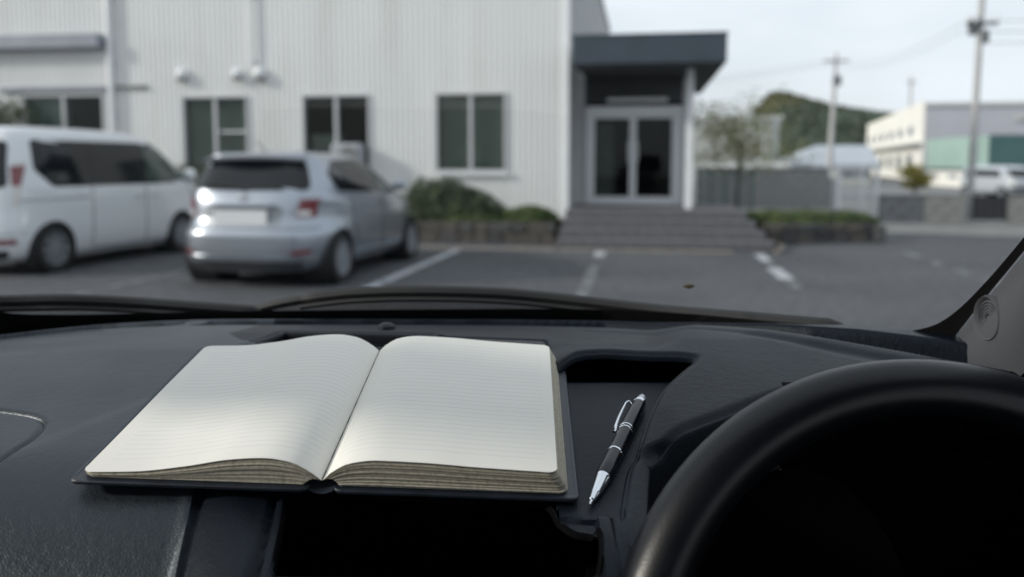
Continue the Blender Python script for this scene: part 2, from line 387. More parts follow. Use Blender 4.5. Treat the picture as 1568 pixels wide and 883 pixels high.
fr.box(x0 + .12, x1 - .12, DY - .058, DY + .06, z1 - .16, z1, b=.006); fr.box(x0 + .12, x1 - .12, DY - .058, DY + .06, z0, z0 + .05, b=.006)
bb(fr, 'door_frame', M_alu)
xm = (x0 + x1) / 2
for (a, c, hx) in ((x0 + .122, xm - .003, xm - .09), (xm + .003, x1 - .122, xm + .09)):
    d = MB(); s_ = .065
    d.box(a, a + s_, DY - .025, DY + .025, z0 + .05, z1 - .162, b=.004); d.box(c - s_, c, DY - .025, DY + .025, z0 + .05, z1 - .162, b=.004)
    d.box(a + s_, c - s_, DY - .024, DY + .024, z1 - .24, z1 - .162, b=.004); d.box(a + s_, c - s_, DY - .024, DY + .024, z0 + .05, z0 + .16, b=.004)
    dd = bb(d, 'glass_door', M_alu)
    p = MB(); p.box(a + s_ - .004, c - s_ + .004, DY - .004, DY + .004, z0 + .155, z1 - .235); bb(p, 'pane', M_pane, dd)
    h = MB(); h.tube([(hx, DY - .03, 1.40), (hx, DY - .075, 1.42), (hx, DY - .075, 1.78), (hx, DY - .03, 1.80)], .013, 8); bb(h, 'handle', M_alu, dd, True)
g = MB(); g.box(-.95, -.60, 17.3, 17.34, LZ + .1, 2.2); bb(g, 'notice_board', M_greyc)

# steps
st = thing('entrance_steps', (.25, 14.5, 0), 'broad grey stone entrance steps and landing below the glass doors', 'steps')
def loc(mb, o): mb.v = [(x - o.location.x, y - o.location.y, z - o.location.z) for x, y, z in mb.v]; return mb
yf = [13.50, 13.88, 14.27, 14.66]
for k, y in enumerate(yf):
    zt = LZ * (k + 1) / 4; ye = yf[k + 1] + .02 if k < 3 else DY + .3
    g = MB(); xr = 2.06 - .10 * k
    g.box(-1.40 + .02 * k, xr, y, ye, (0 if k == 0 else LZ * k / 4 - .06), zt, b=.012)
    loc(g, st).build('step' if k < 3 else 'landing', M_step, st)
g = MB(); g.tube([(2.10, 13.95, .05), (2.18, 13.6, .05), (2.14, 13.3, .04), (2.02, 13.1, .03)], .05, 8); loc(g, st).build('kerb_edge', M_gutter, st, True)

# stone planters
def planter(label, P, z1, loc0, depth_dir, rows=2):
    t = thing('stone_planter', loc0, label, 'planter'); rh = z1 / rows
    protos = []
    for k in range(6):
        b = MB(); b.box(-.5, .5, -.5, .5, -.5, .5, b=.06)
        b.v = [(x * (1 + random.uniform(-.06, .06)), y + random.uniform(-.06, .06), z * (1 + random.uniform(-.05, .05))) for x, y, z in b.v]
        protos.append(b)
    meshes = []
    for k, b in enumerate(protos):
        o = b.build('stone', M_stone[k % 3], t); meshes.append(o.data); bpy.data.objects.remove(o)
    for i in range(len(P) - 1):
        a, c = Vector(P[i]), Vector(P[i + 1]); d = (c - a); L = d.length; d.normalize(); ang = atan2(d.y, d.x)
        for r in range(rows):
            s_ = -random.uniform(0, .15)
            while s_ < L:
                w = random.uniform(.24, .40); a0, a1 = max(s_, 0), min(s_ + w, L); s_ += w
                if a1 - a0 < .06: continue
                m_ = a + d * (a0 + a1) / 2
                o = bpy.data.objects.new('stone', random.choice(meshes)); COL.objects.link(o); o.parent = t
                o.location = (m_.x - loc0[0], m_.y - loc0[1] + .12 * abs(d.x), rh * (r + .5)); o.rotation_euler = (0, 0, ang)
                o.scale = (a1 - a0 - .012, .24, rh - .012)
    return t
pl1 = planter('low stone block planter wall running from the steps behind the cars', [(-14, 14.15, 0), (-1.48, 14.15, 0)], .36, (-7, 14.2, 0), 1)
g = MB(); g.box(-14, -1.5, 14.33, FY - .01, 0, .33); loc(g, pl1).build('soil', M_earth, pl1)
pl2 = planter('low stone block planter wall to the right of the steps', [(2.02, 14.55, 0), (3.95, 15.3, 0)], .34, (3, 15, 0), 1)
g = MB(); g.prism([(2.1, 14.95), (3.9, 15.55), (3.6, 18.5), (.95, 17.6), (.95, 16.95), (2.0, 16.9)], 0, .31); loc(g, pl2).build('soil', M_earth, pl2)
g = MB(); g.box(3.93, 4.15, 15.28, 16.2, 0, .30, b=.03, rz=.1); loc(g, pl2).build('end_block', M_stone[0], pl2)

# ------------------------------------------------------------------ foliage
def leaf_mesh(P, N, size, name, m, parent, up=0.2):
    """P (n,3) leaf centres, N (n,3) preferred normals"""
    n = len(P); N = N + rng.normal(0, .6, (n, 3)) + np.array([0, 0, up]); N /= np.linalg.norm(N, axis=1)[:, None] + 1e-9
    A = np.cross(N, rng.normal(0, 1, (n, 3))); A /= np.linalg.norm(A, axis=1)[:, None] + 1e-9; B = np.cross(N, A)
    s = size * rng.uniform(.6, 1.35, (n, 1)); w = s * .42
    bend = N * s * rng.uniform(-.25, .1, (n, 1))
    V = np.stack([P - A * s, P - B * w, P + A * s + bend, P + B * w], 1).reshape(-1, 3)
    me = bpy.data.meshes.new(name); me.vertices.add(4 * n); me.vertices.foreach_set('co', V.ravel())
    me.loops.add(4 * n); me.loops.foreach_set('vertex_index', np.arange(4 * n)); me.polygons.add(n)
    me.polygons.foreach_set('loop_start', np.arange(0, 4 * n, 4)); me.materials.append(m); me.update(calc_edges=True); me.validate()
    o = bpy.data.objects.new(name, me); COL.objects.link(o); o.parent = parent; return o
def bush(name, loc0, size, n, m, label, cat, leaf=.035, prof=None, group=None, power=3.0, extra=0.0):
    t = thing(name, loc0, label, cat, group=group)
    d = rng.normal(0, 1, (n, 3)); d[:, 2] = np.abs(d[:, 2]) * 1.0 - .25; d /= np.linalg.norm(d, axis=1)[:, None]
    k = (np.abs(d) ** power).sum(1) ** (-1 / power); U = d * k[:, None]
    lump = 1 + .06 * np.sin(U[:, 0] * 9 * size[0] + 2) * np.cos(U[:, 1] * 11) + .05 * np.sin(U[:, 2] * 8 + U[:, 0] * 5 * size[0])
    r = (1 - np.abs(rng.normal(0, .09, n))) * lump
    U = U * r[:, None]; P = U * np.array(size) / np.array([2, 2, 1]); P[:, 2] = np.maximum(P[:, 2], 0) * 1.0
    if prof is not None: P[:, 2] *= np.interp(P[:, 0] / size[0] + .5, np.linspace(0, 1, len(prof)), prof)
    m_ = P[:, 2] >= 0; leaf_mesh(P[m_], d[m_], leaf, 'foliage', m, t, .4)
    b = MB(); nn = 20
    def fn(u, v):
        a = u * 2 * pi; e = v * pi / 2; q = np.array([cos(a) * cos(e), sin(a) * cos(e), sin(e)]); kk = (np.abs(q) ** power).sum() ** (-1 / power)
        q = q * kk * .86 * np.array(size) / np.array([2, 2, 1])
        if prof is not None: q[2] *= np.interp(q[0] / size[0] + .5, np.linspace(0, 1, len(prof)), prof)
        return tuple(q)
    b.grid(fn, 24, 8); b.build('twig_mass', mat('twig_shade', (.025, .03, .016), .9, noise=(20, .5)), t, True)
    return t
bush('clipped_bush', (-3.42, 14.75, .30), (2.15, .85, .80), 9000, M_leafD, 'large dark green clipped bush below the right hand window, sloping down to the right', 'bush', .032,
     prof=[.80, 1.0, 1.02, .98, .86, .66, .45])
bush('round_bush', (-1.98, 14.62, .30), (.98, .62, .32), 4200, M_leafY, 'small round yellow green bush beside the steps', 'bush', .026)
bush('hedge', (-8.05, 14.95, .30), (3.6, .8, 1.0), 9000, M_leafD, 'dark green hedge seen between the van and the hatchback', 'hedge', .04, power=5)
bush('low_shrub', (-3.0, 14.42, .28), (1.25, .36, .20), 2200, M_leafY, 'low patch of yellow green leaves at the foot of the large clipped bush', 'shrub', .026)
bush('low_hedge', (2.95, 15.75, .28), (2.3, .9, .24), 7500, M_leafY, 'low yellow green hedge in the planter right of the steps', 'hedge', .028, power=5)
bush('dry_shrub', (1.35, 17.6, .28), (1.4, .7, .22), 3200, mat('leaf_dry', (.20, .16, .05), .7, noise=(20, .4)), 'low yellowish dry shrub just behind the landing and column', 'shrub', .026)

def tree(name, base, height, spread, label, m, nlimb=7, nleaf=3800, leaf=.05, trunk=.07, lean=0, sparse=.16, start=.42, group=None):
    t = thing(name, base, label, 'tree', group=group); tr = MB(); lb = MB(); P = []
    tp = Vector((lean, 0, height * .62)); mid = Vector((lean * .4 + .03, .02, height * .3))
    tr.tube([(0, 0, -.05), (0, 0, .1), mid, tp], [trunk * 1.3, trunk, trunk * .8, trunk * .4], 9); tr.build('trunk', M_bark, t, True)
    for k in range(nlimb):
        f = start + (1 - start) * k / nlimb * .9; s0 = mid.lerp(tp, max(0, (f - .3) / .7)); a = k * 2.4 + random.uniform(-.4, .4)
        L = spread * random.uniform(.7, 1.05) * (1 - .35 * k / nlimb)
        e = s0 + Vector((cos(a) * L, sin(a) * L * .8, height * random.uniform(.12, .40))); e.z = min(e.z, height)
        m1 = s0.lerp(e, .5) + Vector((0, 0, -.04 * height + random.uniform(0, .1)))
        lb.tube([s0, m1, e], [trunk * .42, trunk * .28, trunk * .08], 6)
        for q in range(5):
            b0 = s0.lerp(e, random.uniform(.35, .95)); b1 = b0 + Vector((random.gauss(0, .3), random.gauss(0, .3), random.uniform(-.05, .32))) * spread
            b1.z = min(b1.z, height); lb.tube([b0, b1], [trunk * .14, trunk * .05], 5)
            c = rng.normal(0, 1, (nleaf // (nlimb * 5), 3)) * np.array([sparse, sparse, sparse * .6]) * spread
            f2 = rng.uniform(0, 1, (len(c), 1)); P.append(np.array(b0) * (1 - f2) + np.array(b1) * f2 + c)
    P = np.concatenate(P); lb.build('limb', M_bark, t, True)
    leaf_mesh(P, rng.normal(0, 1, P.shape), leaf, 'crown', m, t, .3); return t
p = W(1125, 312, Y=18.6)
tree('young_tree', (p[0], 18.6, 0), 3.0, 1.15, 'young thin tree with sparse yellowish leaves right of the entrance', M_leafT, 10, 3000, .045, .045, .1, .22)
p = W(-12, 200, Y=14.9)
tree('leafy_tree', (p[0] - .25, 14.9, 0), 3.1, .9, 'dark leafy tree at the left edge behind the white van', M_leafD, 8, 4200, .05, .06, 0, .17)

# ------------------------------------------------------------------ parked vehicles
def patch(poly, fn, off=.006, rings=6, thick=.012):
    """convex outline in 2D laid on a curved surface fn(u, v, off) -> point"""
    c = np.mean(poly, 0); n = len(poly); g = MB(); vs = [fn(c[0], c[1], off)]
    for r in range(1, rings + 1):
        for q in poly: w = c + (np.array(q) - c) * r / rings; vs.append(fn(w[0], w[1], off))
    for q in poly: w = c + (np.array(q) - c) * 1.0; vs.append(fn(w[0], w[1], off - thick))
    fs = [(0, 1 + k, 1 + (k + 1) % n) for k in range(n)]
    for r in range(rings):
        for k in range(n): a = 1 + r * n + k; b = 1 + r * n + (k + 1) % n; fs.append((a, a + n, b + n, b))
    return g.add(vs, fs)
def roundpoly(P, r=.05, n=4):
    out = []; N = len(P)
    for i in range(N):
        a, b, c = (np.array(P[(i - 1) % N], float), np.array(P[i], float), np.array(P[(i + 1) % N], float))
        u = (a - b); v = (c - b); rr = min(r, np.linalg.norm(u) * .45, np.linalg.norm(v) * .45)
        p0 = b + u / np.linalg.norm(u) * rr; p1 = b + v / np.linalg.norm(v) * rr
        for k in range(n + 1): t = k / n; out.append((1 - t) ** 2 * p0 + 2 * t * (1 - t) * b + t * t * p1)
        # extra points along the long edges
        q = c + (b - c) / np.linalg.norm(b - c) * min(r, np.linalg.norm(v) * .45)
        for k in range(1, 6): out.append(p1 + (q - p1) * k / 6)
    return out
class Body:
    def __init__(s, lv):
        s.z = np.array([l[0] for l in lv]); s.r = [l[1] for l in lv]; s.f = [l[2] for l in lv]; s.w = [l[3] for l in lv]; s.nr = [l[4] for l in lv]; s.nf = [l[5] for l in lv]
    def at(s, z): return [float(pchip(s.z, a, np.array([z]))[0]) for a in (s.r, s.f, s.w, s.nr, s.nf)]
    def side(s, y, z, off, sg):
        r, f, w, nr, nf = s.at(z); yc = (r + f) / 2; a = (f - r) / 2; n = nr if y < yc else nf; q = min(abs((y - yc) / a), .999)
        x = w * (1 - q ** n) ** (1 / n); e = .02; r2, f2, w2, _, _ = s.at(z + e); tilt = (w2 - w) / e
        return (sg * (x + off), y, z - off * tilt)
    def rear(s, x, z, off):
        r, f, w, nr, nf = s.at(z); yc = (r + f) / 2; a = (f - r) / 2; q = min(abs(x / w), .999)
        y = yc - a * (1 - q ** nr) ** (1 / nr); r2 = s.at(z + .02)[0]; tl = (r2 - r) / .02
        return (x, y - off, z + off * tl)
    def arc(s, z):
        if not hasattr(s, '_arc'):
            r, f, w, nr, nf = s.at(z); a = (f - r) / 2; T = np.linspace(0, pi / 2, 4000); e = 2 / nr
            X = w * np.sin(T) ** e; Y = a * np.cos(T) ** e; L = np.concatenate([[0], np.cumsum(np.hypot(np.diff(X), np.diff(Y)))]); s._arc = (T, L)
        return s._arc
    def corner(s, q, z, off, sg):
        # q: length measured round the rear corner, starting at the middle of the tail
        T, L = s.arc(z); r, f, w, nr, nf = s.at(z); yc = (r + f) / 2; a = (f - r) / 2; t = float(np.interp(q, L, T)); e = 2 / nr
        sx, cy = max(sin(t), 1e-4), max(cos(t), 1e-4); x = w * sx ** e; y = a * cy ** e
        nx, ny = (x / w) ** (nr - 1) / w, (y / a) ** (nr - 1) / a; L_ = sqrt(nx * nx + ny * ny)
        return (sg * (x + off * nx / L_), yc - y - off * ny / L_, z)
    def qx(s, x, z): T, L = s.arc(z); r, f, w, nr, nf = s.at(z); return float(np.interp(math.asin(min(1, (abs(x) / w) ** (nr / 2))), T, L))
    def qy(s, y, z): T, L = s.arc(z); r, f, w, nr, nf = s.at(z); yc = (r + f) / 2; a = (f - r) / 2; return float(np.interp(math.acos(min(1, abs((y - yc) / a) ** (nr / 2))), T, L))
    def front(s, x, z, off):
        r, f, w, nr, nf = s.at(z); yc = (r + f) / 2; a = (f - r) / 2; q = min(abs(x / w), .999)
        return (x, yc + a * (1 - q ** nf) ** (1 / nf) + off, z)
    def shell(s, nz=56, na=112):
        g = MB(); vs = []; zz = np.linspace(s.z[0], s.z[-1], nz)
        for z in zz:
            r, f, w, nr, nf = s.at(z); yc = (r + f) / 2; a = (f - r) / 2
            for k in range(na):
                t = 2 * pi * (k + .5) / na; cy_, sx = cos(t), sin(t); n = nf if cy_ > 0 else nr
                vs.append((w * math.copysign(abs(sx) ** (2 / n), sx), yc + a * math.copysign(abs(cy_) ** (2 / n), cy_), z))
        fs = [(i * na + k, i * na + (k + 1) % na, (i + 1) * na + (k + 1) % na, (i + 1) * na + k) for i in range(nz - 1) for k in range(na)]
        fs += [tuple(range(na))[::-1], tuple((nz - 1) * na + k for k in range(na))]; return g.add(vs, fs)
def cut_arches(o, pos, r):
    mods = []; bpy.context.view_layer.update()
    for (x, y, z) in pos:
        g = MB(); g.lathe([(r, -.28), (r, .28)], (x, y, z), 'X', 40); c = g.build('cutter', M_black); c.matrix_world = o.matrix_world
        m = o.modifiers.new('cut', 'BOOLEAN'); m.operation = 'DIFFERENCE'; m.object = c; m.solver = 'EXACT'; mods.append(c)
    bpy.context.view_layer.update(); dg = bpy.context.evaluated_depsgraph_get(); me = bpy.data.meshes.new_from_object(o.evaluated_get(dg))
    o.modifiers.clear(); o.data = me
    me.polygons.foreach_set('use_smooth', [True] * len(me.polygons)); me.set_sharp_from_angle(angle=radians(35))
    for c in mods: bpy.data.objects.remove(c)
def wheel_mesh(car, x, y, r, w, spokes, first):
    sg = 1 if x > 0 else -1
    if first is not None:
        c = first.copy(); COL.objects.link(c); c.parent = car; c.location = (x, y, r); c.rotation_euler = (0, 0, 0 if sg > 0 else pi)
        for ch in first.children: d = ch.copy(); COL.objects.link(d); d.parent = c
        return c
    e = bpy.data.objects.new('wheel', None); COL.objects.link(e); e.parent = car; e.location = (x, y, r); e.rotation_euler = (0, 0, 0 if sg > 0 else pi)
    g = MB(); g.lathe([(r * .62, -w / 2), (r * .9, -w / 2), (r * .985, -w * .40), (r, -w * .25), (r, w * .25), (r * .985, w * .40), (r * .9, w / 2), (r * .64, w / 2 - .008)], (0, 0, 0), 'X', 40, cap=False)
    g.build('tyre', M_tyre, e, True)
    g = MB(); g.lathe([(r * .66, w / 2 - .02), (r * .66, w / 2 - .002), (r * .61, w / 2 - .004), (r * .60, w * .2)], (0, 0, 0), 'X', 40, cap=False)
    g.lathe([(.05, w * .2), (.055, w / 2 - .018), (.03, w / 2 - .01)], (0, 0, 0), 'X', 16)
    for k in range(spokes):
        a = 2 * pi * k / spokes; ca, sa = cos(a), sin(a); q = []
        for rr_, ww in ((.04, .028), (r * .63, .036)):
            for sg2 in (-1, 1): q.append((rr_ * ca - sg2 * ww * sa, rr_ * sa + sg2 * ww * ca))
        p4 = [q[0], q[1], q[3], q[2]]
        g.prism(p4, w / 2 - .045, w / 2 - .014, lambda u, v, h: (h, u, v))
    g.build('rim', M_rim, e)
    g = MB(); g.lathe([(r * .6, w * .12), (r * .6, w * .14)], (0, 0, 0), 'X', 24); g.build('brake_backing', M_black, e)
    return e

def vehicle(name, loc0, rz, label, cat, B, paint, wb, wr, hw, spokes, axle_r, first_parts):
    car = thing(name, loc0, label, cat, rz)
    b = B.shell().build('body', paint, car, True)
    xs_ = hw - .11
    cut_arches(b, [(sx * (hw - .02), yy, wr) for sx in (-1, 1) for yy in (axle_r, axle_r + wb)], wr + .045)
    g = MB()
    for sx in (-1, 1):
        for yy in (axle_r, axle_r + wb): g.lathe([(wr + .043, -.225), (wr + .043, .1)] if sx < 0 else [(wr + .043, -.1), (wr + .043, .225)], (sx * (hw - .25), yy, wr), 'X', 32, cap=False); g.lathe([(wr + .04, 0), (wr + .04, .01)], (sx * (hw - .30), yy, wr), 'X', 32)
    g.box(-hw + .32, hw - .32, B.r[0] + .25, B.f[0] - .3, .15, .3)
    g.build('underbody', M_black, car)
    f = None
    for sx in (1, -1):
        for yy in (axle_r, axle_r + wb):
            w_ = wheel_mesh(car, sx * xs_, yy, wr, .20, spokes, f); f = f or w_
    first_parts(car, B); return car
def sp(car, B, poly, m, name, r=.05, off=.006, sides=(1, -1), parent=None, lab=None):
    for sg in sides:
        o = patch(roundpoly(poly, r), lambda u, v, o_: B.side(u, v, o_, sg), off).build(name, m, parent or car, 30)
        if lab: o['label'] = lab
def rp(car, B, poly, m, name, r=.05, off=.006, lab=None):
    o = patch(roundpoly(poly, r), lambda u, v, o_: B.rear(u, v, o_), off).build(name, m, car, 30)
    if lab: o['label'] = lab
    return o
def fp(car, B, poly, m, name, r=.05, off=.006):
    return patch(roundpoly(poly, r), lambda u, v, o_: B.front(u, v, o_), off).build(name, m, car, 30)

# silver hatchback (z, rear, front, half width, rear squareness, front squareness)
HB = Body([(.17, -1.78, 1.80, .70, 5, 4), (.24, -1.90, 1.92, .79, 5, 3.6), (.42, -1.955, 1.95, .838, 5, 3.2), (.60, -1.96, 1.94, .8475, 4.8, 3.2), (.66, -1.93, 1.93, .8475, 4.6, 3.2),
           (.78, -1.88, 1.86, .845, 4.2, 3.2), (.88, -1.87, 1.66, .838, 4.2, 3.4), (.96, -1.85, 1.30, .825, 4.4, 4.0), (1.03, -1.82, 1.00, .800, 4.6, 4.6), (1.12, -1.77, .80, .765, 5, 5),
           (1.25, -1.69, .52, .705, 5, 5), (1.36, -1.62, .26, .645, 5.5, 5), (1.43, -1.60, .06, .600, 6, 5), (1.475, -1.60, -.16, .555, 6, 4.5), (1.498, -1.52, -.38, .48, 6, 4), (1.51, -1.2, -.6, .32, 4, 4)])
def hatch_parts(car, B):
    side = [(-1.22, 1.06), (.72, .98), (.52, 1.16), (.05, 1.37), (-.35, 1.425), (-1.05, 1.40), (-1.30, 1.26)]
    sp(car, B, side, M_carglass, 'side_window', .06)
    sp(car, B, [(.02, 1.01), (.62, 1.0), (.42, 1.17), (.02, 1.345)], M_carglassL, 'front_side_glass', .04, .010)
    sp(car, B, [(-.90, 1.05), (-.10, 1.02), (-.10, 1.37), (-.86, 1.36)], M_carglass, 'rear_side_glass', .05, .010)
    rw = rp(car, B, [(-.665, 1.075), (.665, 1.075), (.545, 1.41), (-.545, 1.41)], M_carglass, 'rear_window', .08, .008)
    g = MB(); g.tube([B.rear(.0, 1.07, .02), B.rear(-.12, 1.10, .03), B.rear(-.42, 1.13, .025)], .012, 6); g.build('rear_wiper', M_black, car)
    fp(car, B, [(-.62, 1.06), (.62, 1.06), (.46, 1.42), (-.46, 1.42)], M_carglass, 'windscreen', .08, .008)
    g = MB()
    def spl(u, v):
        x = -.56 + 1.12 * u; c = (2 * u - 1) ** 2
        return (x, -1.73 + .10 * c + v * .28, 1.452 - .028 * c + .045 * math.sin(v * pi / 2) * (1 - .35 * c))
    g.grid(spl, 20, 6); g.grid(lambda u, v: tuple(np.array(spl(u, v)) + np.array((0, 0.01, -.035))), 20, 6)
    g.grid(lambda u, v: tuple(np.array(spl(u, 0)) + np.array((0, .01, -.035)) * v), 20, 1)
    g.build('roof_spoiler', M_paintS, car, True)
    g = MB(); g.box(-.12, .12, -1.715, -1.70, 1.415, 1.432, b=.004); g.build('brake_light', M_redlens, car)
    for sg in (1, -1):     # tail lamps wrap round the corner: a rear face and a side face
        def lamp(P, m, name, off, par): return patch(roundpoly([(B.qx(a_, z_) if k_ == 'x' else B.qy(a_, z_), z_) for k_, a_, z_ in P], .015), lambda u, v, o_: B.corner(u, v, o_, sg), off, thick=.02).build(name, m, par, 30)
        tl = lamp([('x', .55, .78), ('x', .70, .79), ('y', -1.62, .93), ('y', -1.55, .99), ('x', .58, .985)], M_redlens, 'tail_light', .012, car)
        lamp([('x', .56, .80), ('x', .66, .805), ('x', .66, .86), ('x', .57, .86)], M_clearlens, 'reversing_lens', .018, tl)
    rp(car, B, [(-.40, .70), (.40, .70), (.44, .90), (-.44, .90)], mat('silver_recess', (.26, .28, .30), .4, metal=.6), 'plate_recess', .04, .003)
    g = MB(); y0 = B.rear(0, .78, 0)[1]; g.box(-.165 * 1.75, .165 * 1.75, y0 - .035, y0 - .010, .70, .865, b=.006); g.build('licence_plate', M_plate, car)
    g = MB(); g.box(-.36, .36, y0 - .055, y0 + .02, .90, .935, b=.012); g.build('tailgate_handle', M_paintS, car)
    g = MB(); g.lathe([(.045, 0), (.045, -.012), (.03, -.016)], (0, B.rear(0, 1.0, 0)[1] - .002, .99), 'Y', 24, (1.3, .85)); g.build('emblem', M_rim, car)
    rp(car, B, [(-.60, .235), (.60, .235), (.64, .30), (-.64, .30)], M_seam, 'lower_bumper', .04, .012)
    rp(car, B, [(-.56, .315), (.56, .315), (.60, .375), (-.60, .375)], M_paintS, 'bumper_insert', .02, .018)
    for sg in (1, -1):
        q = [(sg * .54, .385), (sg * .70, .395), (sg * .70, .44), (sg * .54, .43)]
        if sg < 0: q = q[::-1]
        patch(roundpoly(q, .012), lambda u, v, o_: B.rear(u, v, o_), .016).build('reflector', M_redlens, car)
    g = MB(); g.tube([B.rear(x, .665, .001) for x in np.linspace(-.74, .74, 24)], .006, 5); g.build('tailgate_gap', M_seam, car)
    for sg in (1, -1):
        g = MB()
        for pts in ([(.02, .32), (.02, .6), (.03, 1.0)], [(-.93, .98), (-.92, .72), (-.80, .45)], [(.80, .96), (.90, .6), (.86, .32)], [(-.80, .29), (.0, .28), (.85, .29)]):
            g.tube([B.side(a, z, .0015, sg) for a, z in catmull([np.array(p) for p in pts], 6)], .005, 5)
        g.build('door_gap', M_seam, car)
        for yy in (-.16, -1.0 + .18):
            h = MB(); h.tube([B.side(yy - .09, .86, .008, sg), B.side(yy, .865, .028, sg), B.side(yy + .09, .86, .008, sg)], .014, 8); h.build('door_handle', M_paintS, car, True)
        m_ = MB(); c = B.side(.60, 1.03, .10, sg); m_.box(c[0] - .09, c[0] + .09, c[1] - .05, c[1] + .06, c[2] - .05, c[2] + .075, b=.04); m_.build('door_mirror', M_paintS, car, True)
        q = [(sg * .42, .66), (sg * .76, .70), (sg * .74, .84), (sg * .50, .80)]
        if sg < 0: q = q[::-1]
        patch(roundpoly(q, .03), lambda u, v, o_: B.front(u, v, o_), .008).build('headlight', M_clearlens, car)
    g = MB(); g.tube([(.0, -1.30, 1.50), (.0, -1.52, 1.62)], .006, 6); g.build('antenna', M_black, car)
pr = W(514, 433, Z=0); pf = W(617, 398, Z=0)
hrz = atan2(-(pf[0] - pr[0]), pf[1] - pr[1]) ; R_ = Matrix.Rotation(hrz, 3, 'Z')
AX = -1.25; o_ = Vector((pr[0], pr[1], 0)) - R_ @ Vector((.80, AX, 0))
hb = vehicle('parked_car', o_, hrz, 'silver hatchback parked nose in beside the white van', 'car', HB, M_paintS, 2.46, .295, .8475, 10, AX, hatch_parts); hb.scale = (1.08, 1, 1)

VN = Body([(.17, -2.05, 2.0, .72, 6, 4), (.26, -2.18, 2.12, .80, 6, 4), (.45, -2.22, 2.17, .84, 6, 3.6), (.62, -2.21, 2.17, .8475, 6, 3.4), (.80, -2.19, 2.13, .8475, 6, 3.4), (.98, -2.18, 2.0, .845, 6, 3.6),
           (1.06, -2.17, 1.72, .84, 6, 4), (1.12, -2.16, 1.52, .83, 6, 5), (1.25, -2.14, 1.34, .815, 6, 5), (1.45, -2.10, 1.05, .785, 6, 5), (1.60, -2.06, .82, .755, 6, 5),
           (1.72, -2.02, .60, .72, 6, 5), (1.79, -1.98, .36, .66, 6, 4.5), (1.825, -1.9, .1, .56, 5, 4), (1.84, -1.6, -.2, .40, 4, 4)])
def van_parts(car, B):
    sp(car, B, [(-1.80, 1.30), (-1.55, 1.08), (1.38, 1.08), (1.02, 1.42), (.74, 1.62), (.5, 1.66), (-1.78, 1.66)], M_carglass, 'side_window', .05)
    sp(car, B, [(.22, 1.12), (1.04, 1.11), (.88, 1.36), (.66, 1.58), (.22, 1.60)], M_carglassL, 'front_side_glass', .05, .010)
    sp(car, B, [(-.86, 1.12), (.10, 1.12), (.10, 1.61), (-.86, 1.61)], M_carglass, 'sliding_door_glass', .05, .010)
    sp(car, B, [(-1.70, 1.30), (-1.46, 1.13), (-.96, 1.13), (-.96, 1.61), (-1.70, 1.61)], M_carglass, 'rear_side_glass', .05, .010)
    sp(car, B, [(1.14, 1.10), (1.33, 1.09), (1.12, 1.31), (1.08, 1.30)], M_carglassL, 'quarter_glass', .02, .010)
    rp(car, B, [(-.66, 1.08), (.66, 1.08), (.60, 1.64), (-.60, 1.64)], M_carglass, 'rear_window', .07, .016)
    fp(car, B, [(-.72, 1.16), (.72, 1.16), (.62, 1.66), (-.62, 1.66)], M_carglass, 'windscreen', .08, .008)
    for sg in (1, -1):
        def lamp(P, m, name, off, par): return patch(roundpoly([(B.qx(a_, z_) if k_ == 'x' else B.qy(a_, z_), z_) for k_, a_, z_ in P], .015), lambda u, v, o_: B.corner(u, v, o_, sg), off, thick=.02).build(name, m, par, 30)
        tl = lamp([('x', .73, .86), ('y', -2.06, .86), ('y', -2.00, 1.38), ('x', .73, 1.40)], M_clearlens, 'tail_light', .012, car)
        lamp([('x', .735, 1.10), ('y', -2.05, 1.10), ('y', -2.03, 1.34), ('x', .735, 1.35)], M_redlens, 'red_lens', .018, tl)
        q = [(sg * .50, .40), (sg * .72, .40), (sg * .72, .46), (sg * .50, .46)]
        if sg < 0: q = q[::-1]
        patch(roundpoly(q, .012), lambda u, v, o_: B.rear(u, v, o_), .014).build('reflector', M_redlens, car)
        g = MB()
        for pts in ([(.16, .26), (.16, .7), (.16, 1.07)], [(-.92, .30), (-.90, .7), (-.90, 1.07)], [(1.24, .30), (1.30, .7), (1.28, 1.06)], [(-.9, .26), (0, .25), (1.2, .26)], [(-2.0, .92), (-1.5, .925), (-.95, .93)]):
            g.tube([B.side(a, z, .0015, sg) for a, z in catmull([np.array(p) for p in pts], 6)], .006, 5)
        g.build('door_gap', M_seam, car)
        for yy in (.0, .36):
            h = MB(); h.tube([B.side(yy - .09, .93, .008, sg), B.side(yy, .935, .03, sg), B.side(yy + .09, .93, .008, sg)], .015, 8); h.build('door_handle', M_paintW, car, True)
        m_ = MB(); c = B.side(1.30, 1.17, .11, sg); m_.box(c[0] - .10, c[0] + .10, c[1] - .05, c[1] + .07, c[2] - .10, c[2] + .10, b=.045); m_.build('door_mirror', M_paintW, car, True)
        q = [(sg * .45, .74), (sg * .78, .76), (sg * .76, .92), (sg * .48, .90)]
        if sg < 0: q = q[::-1]
        patch(roundpoly(q, .03), lambda u, v, o_: B.front(u, v, o_), .008).build('headlight', M_clearlens, car)
    g = MB(); y0 = B.rear(0, .75, 0)[1]; g.box(-.165, .165, y0 - .03, y0 - .005, .68, .845, b=.006); g.build('licence_plate', M_plate, car)
    rp(car, B, [(-.62, .235), (.62, .235), (.66, .33), (-.66, .33)], M_seam, 'lower_bumper', .04, .018)
    g = MB(); g.tube([B.rear(x, .52, .001) for x in np.linspace(-.76, .76, 24)], .006, 5); g.build('tailgate_gap', M_seam, car)
vr = W(85, 417, Z=0); vrz = -radians(5.0); R_ = Matrix.Rotation(vrz, 3, 'Z'); AV = -1.56
o_ = Vector((vr[0], vr[1], 0)) - R_ @ Vector((.80, AV, 0))
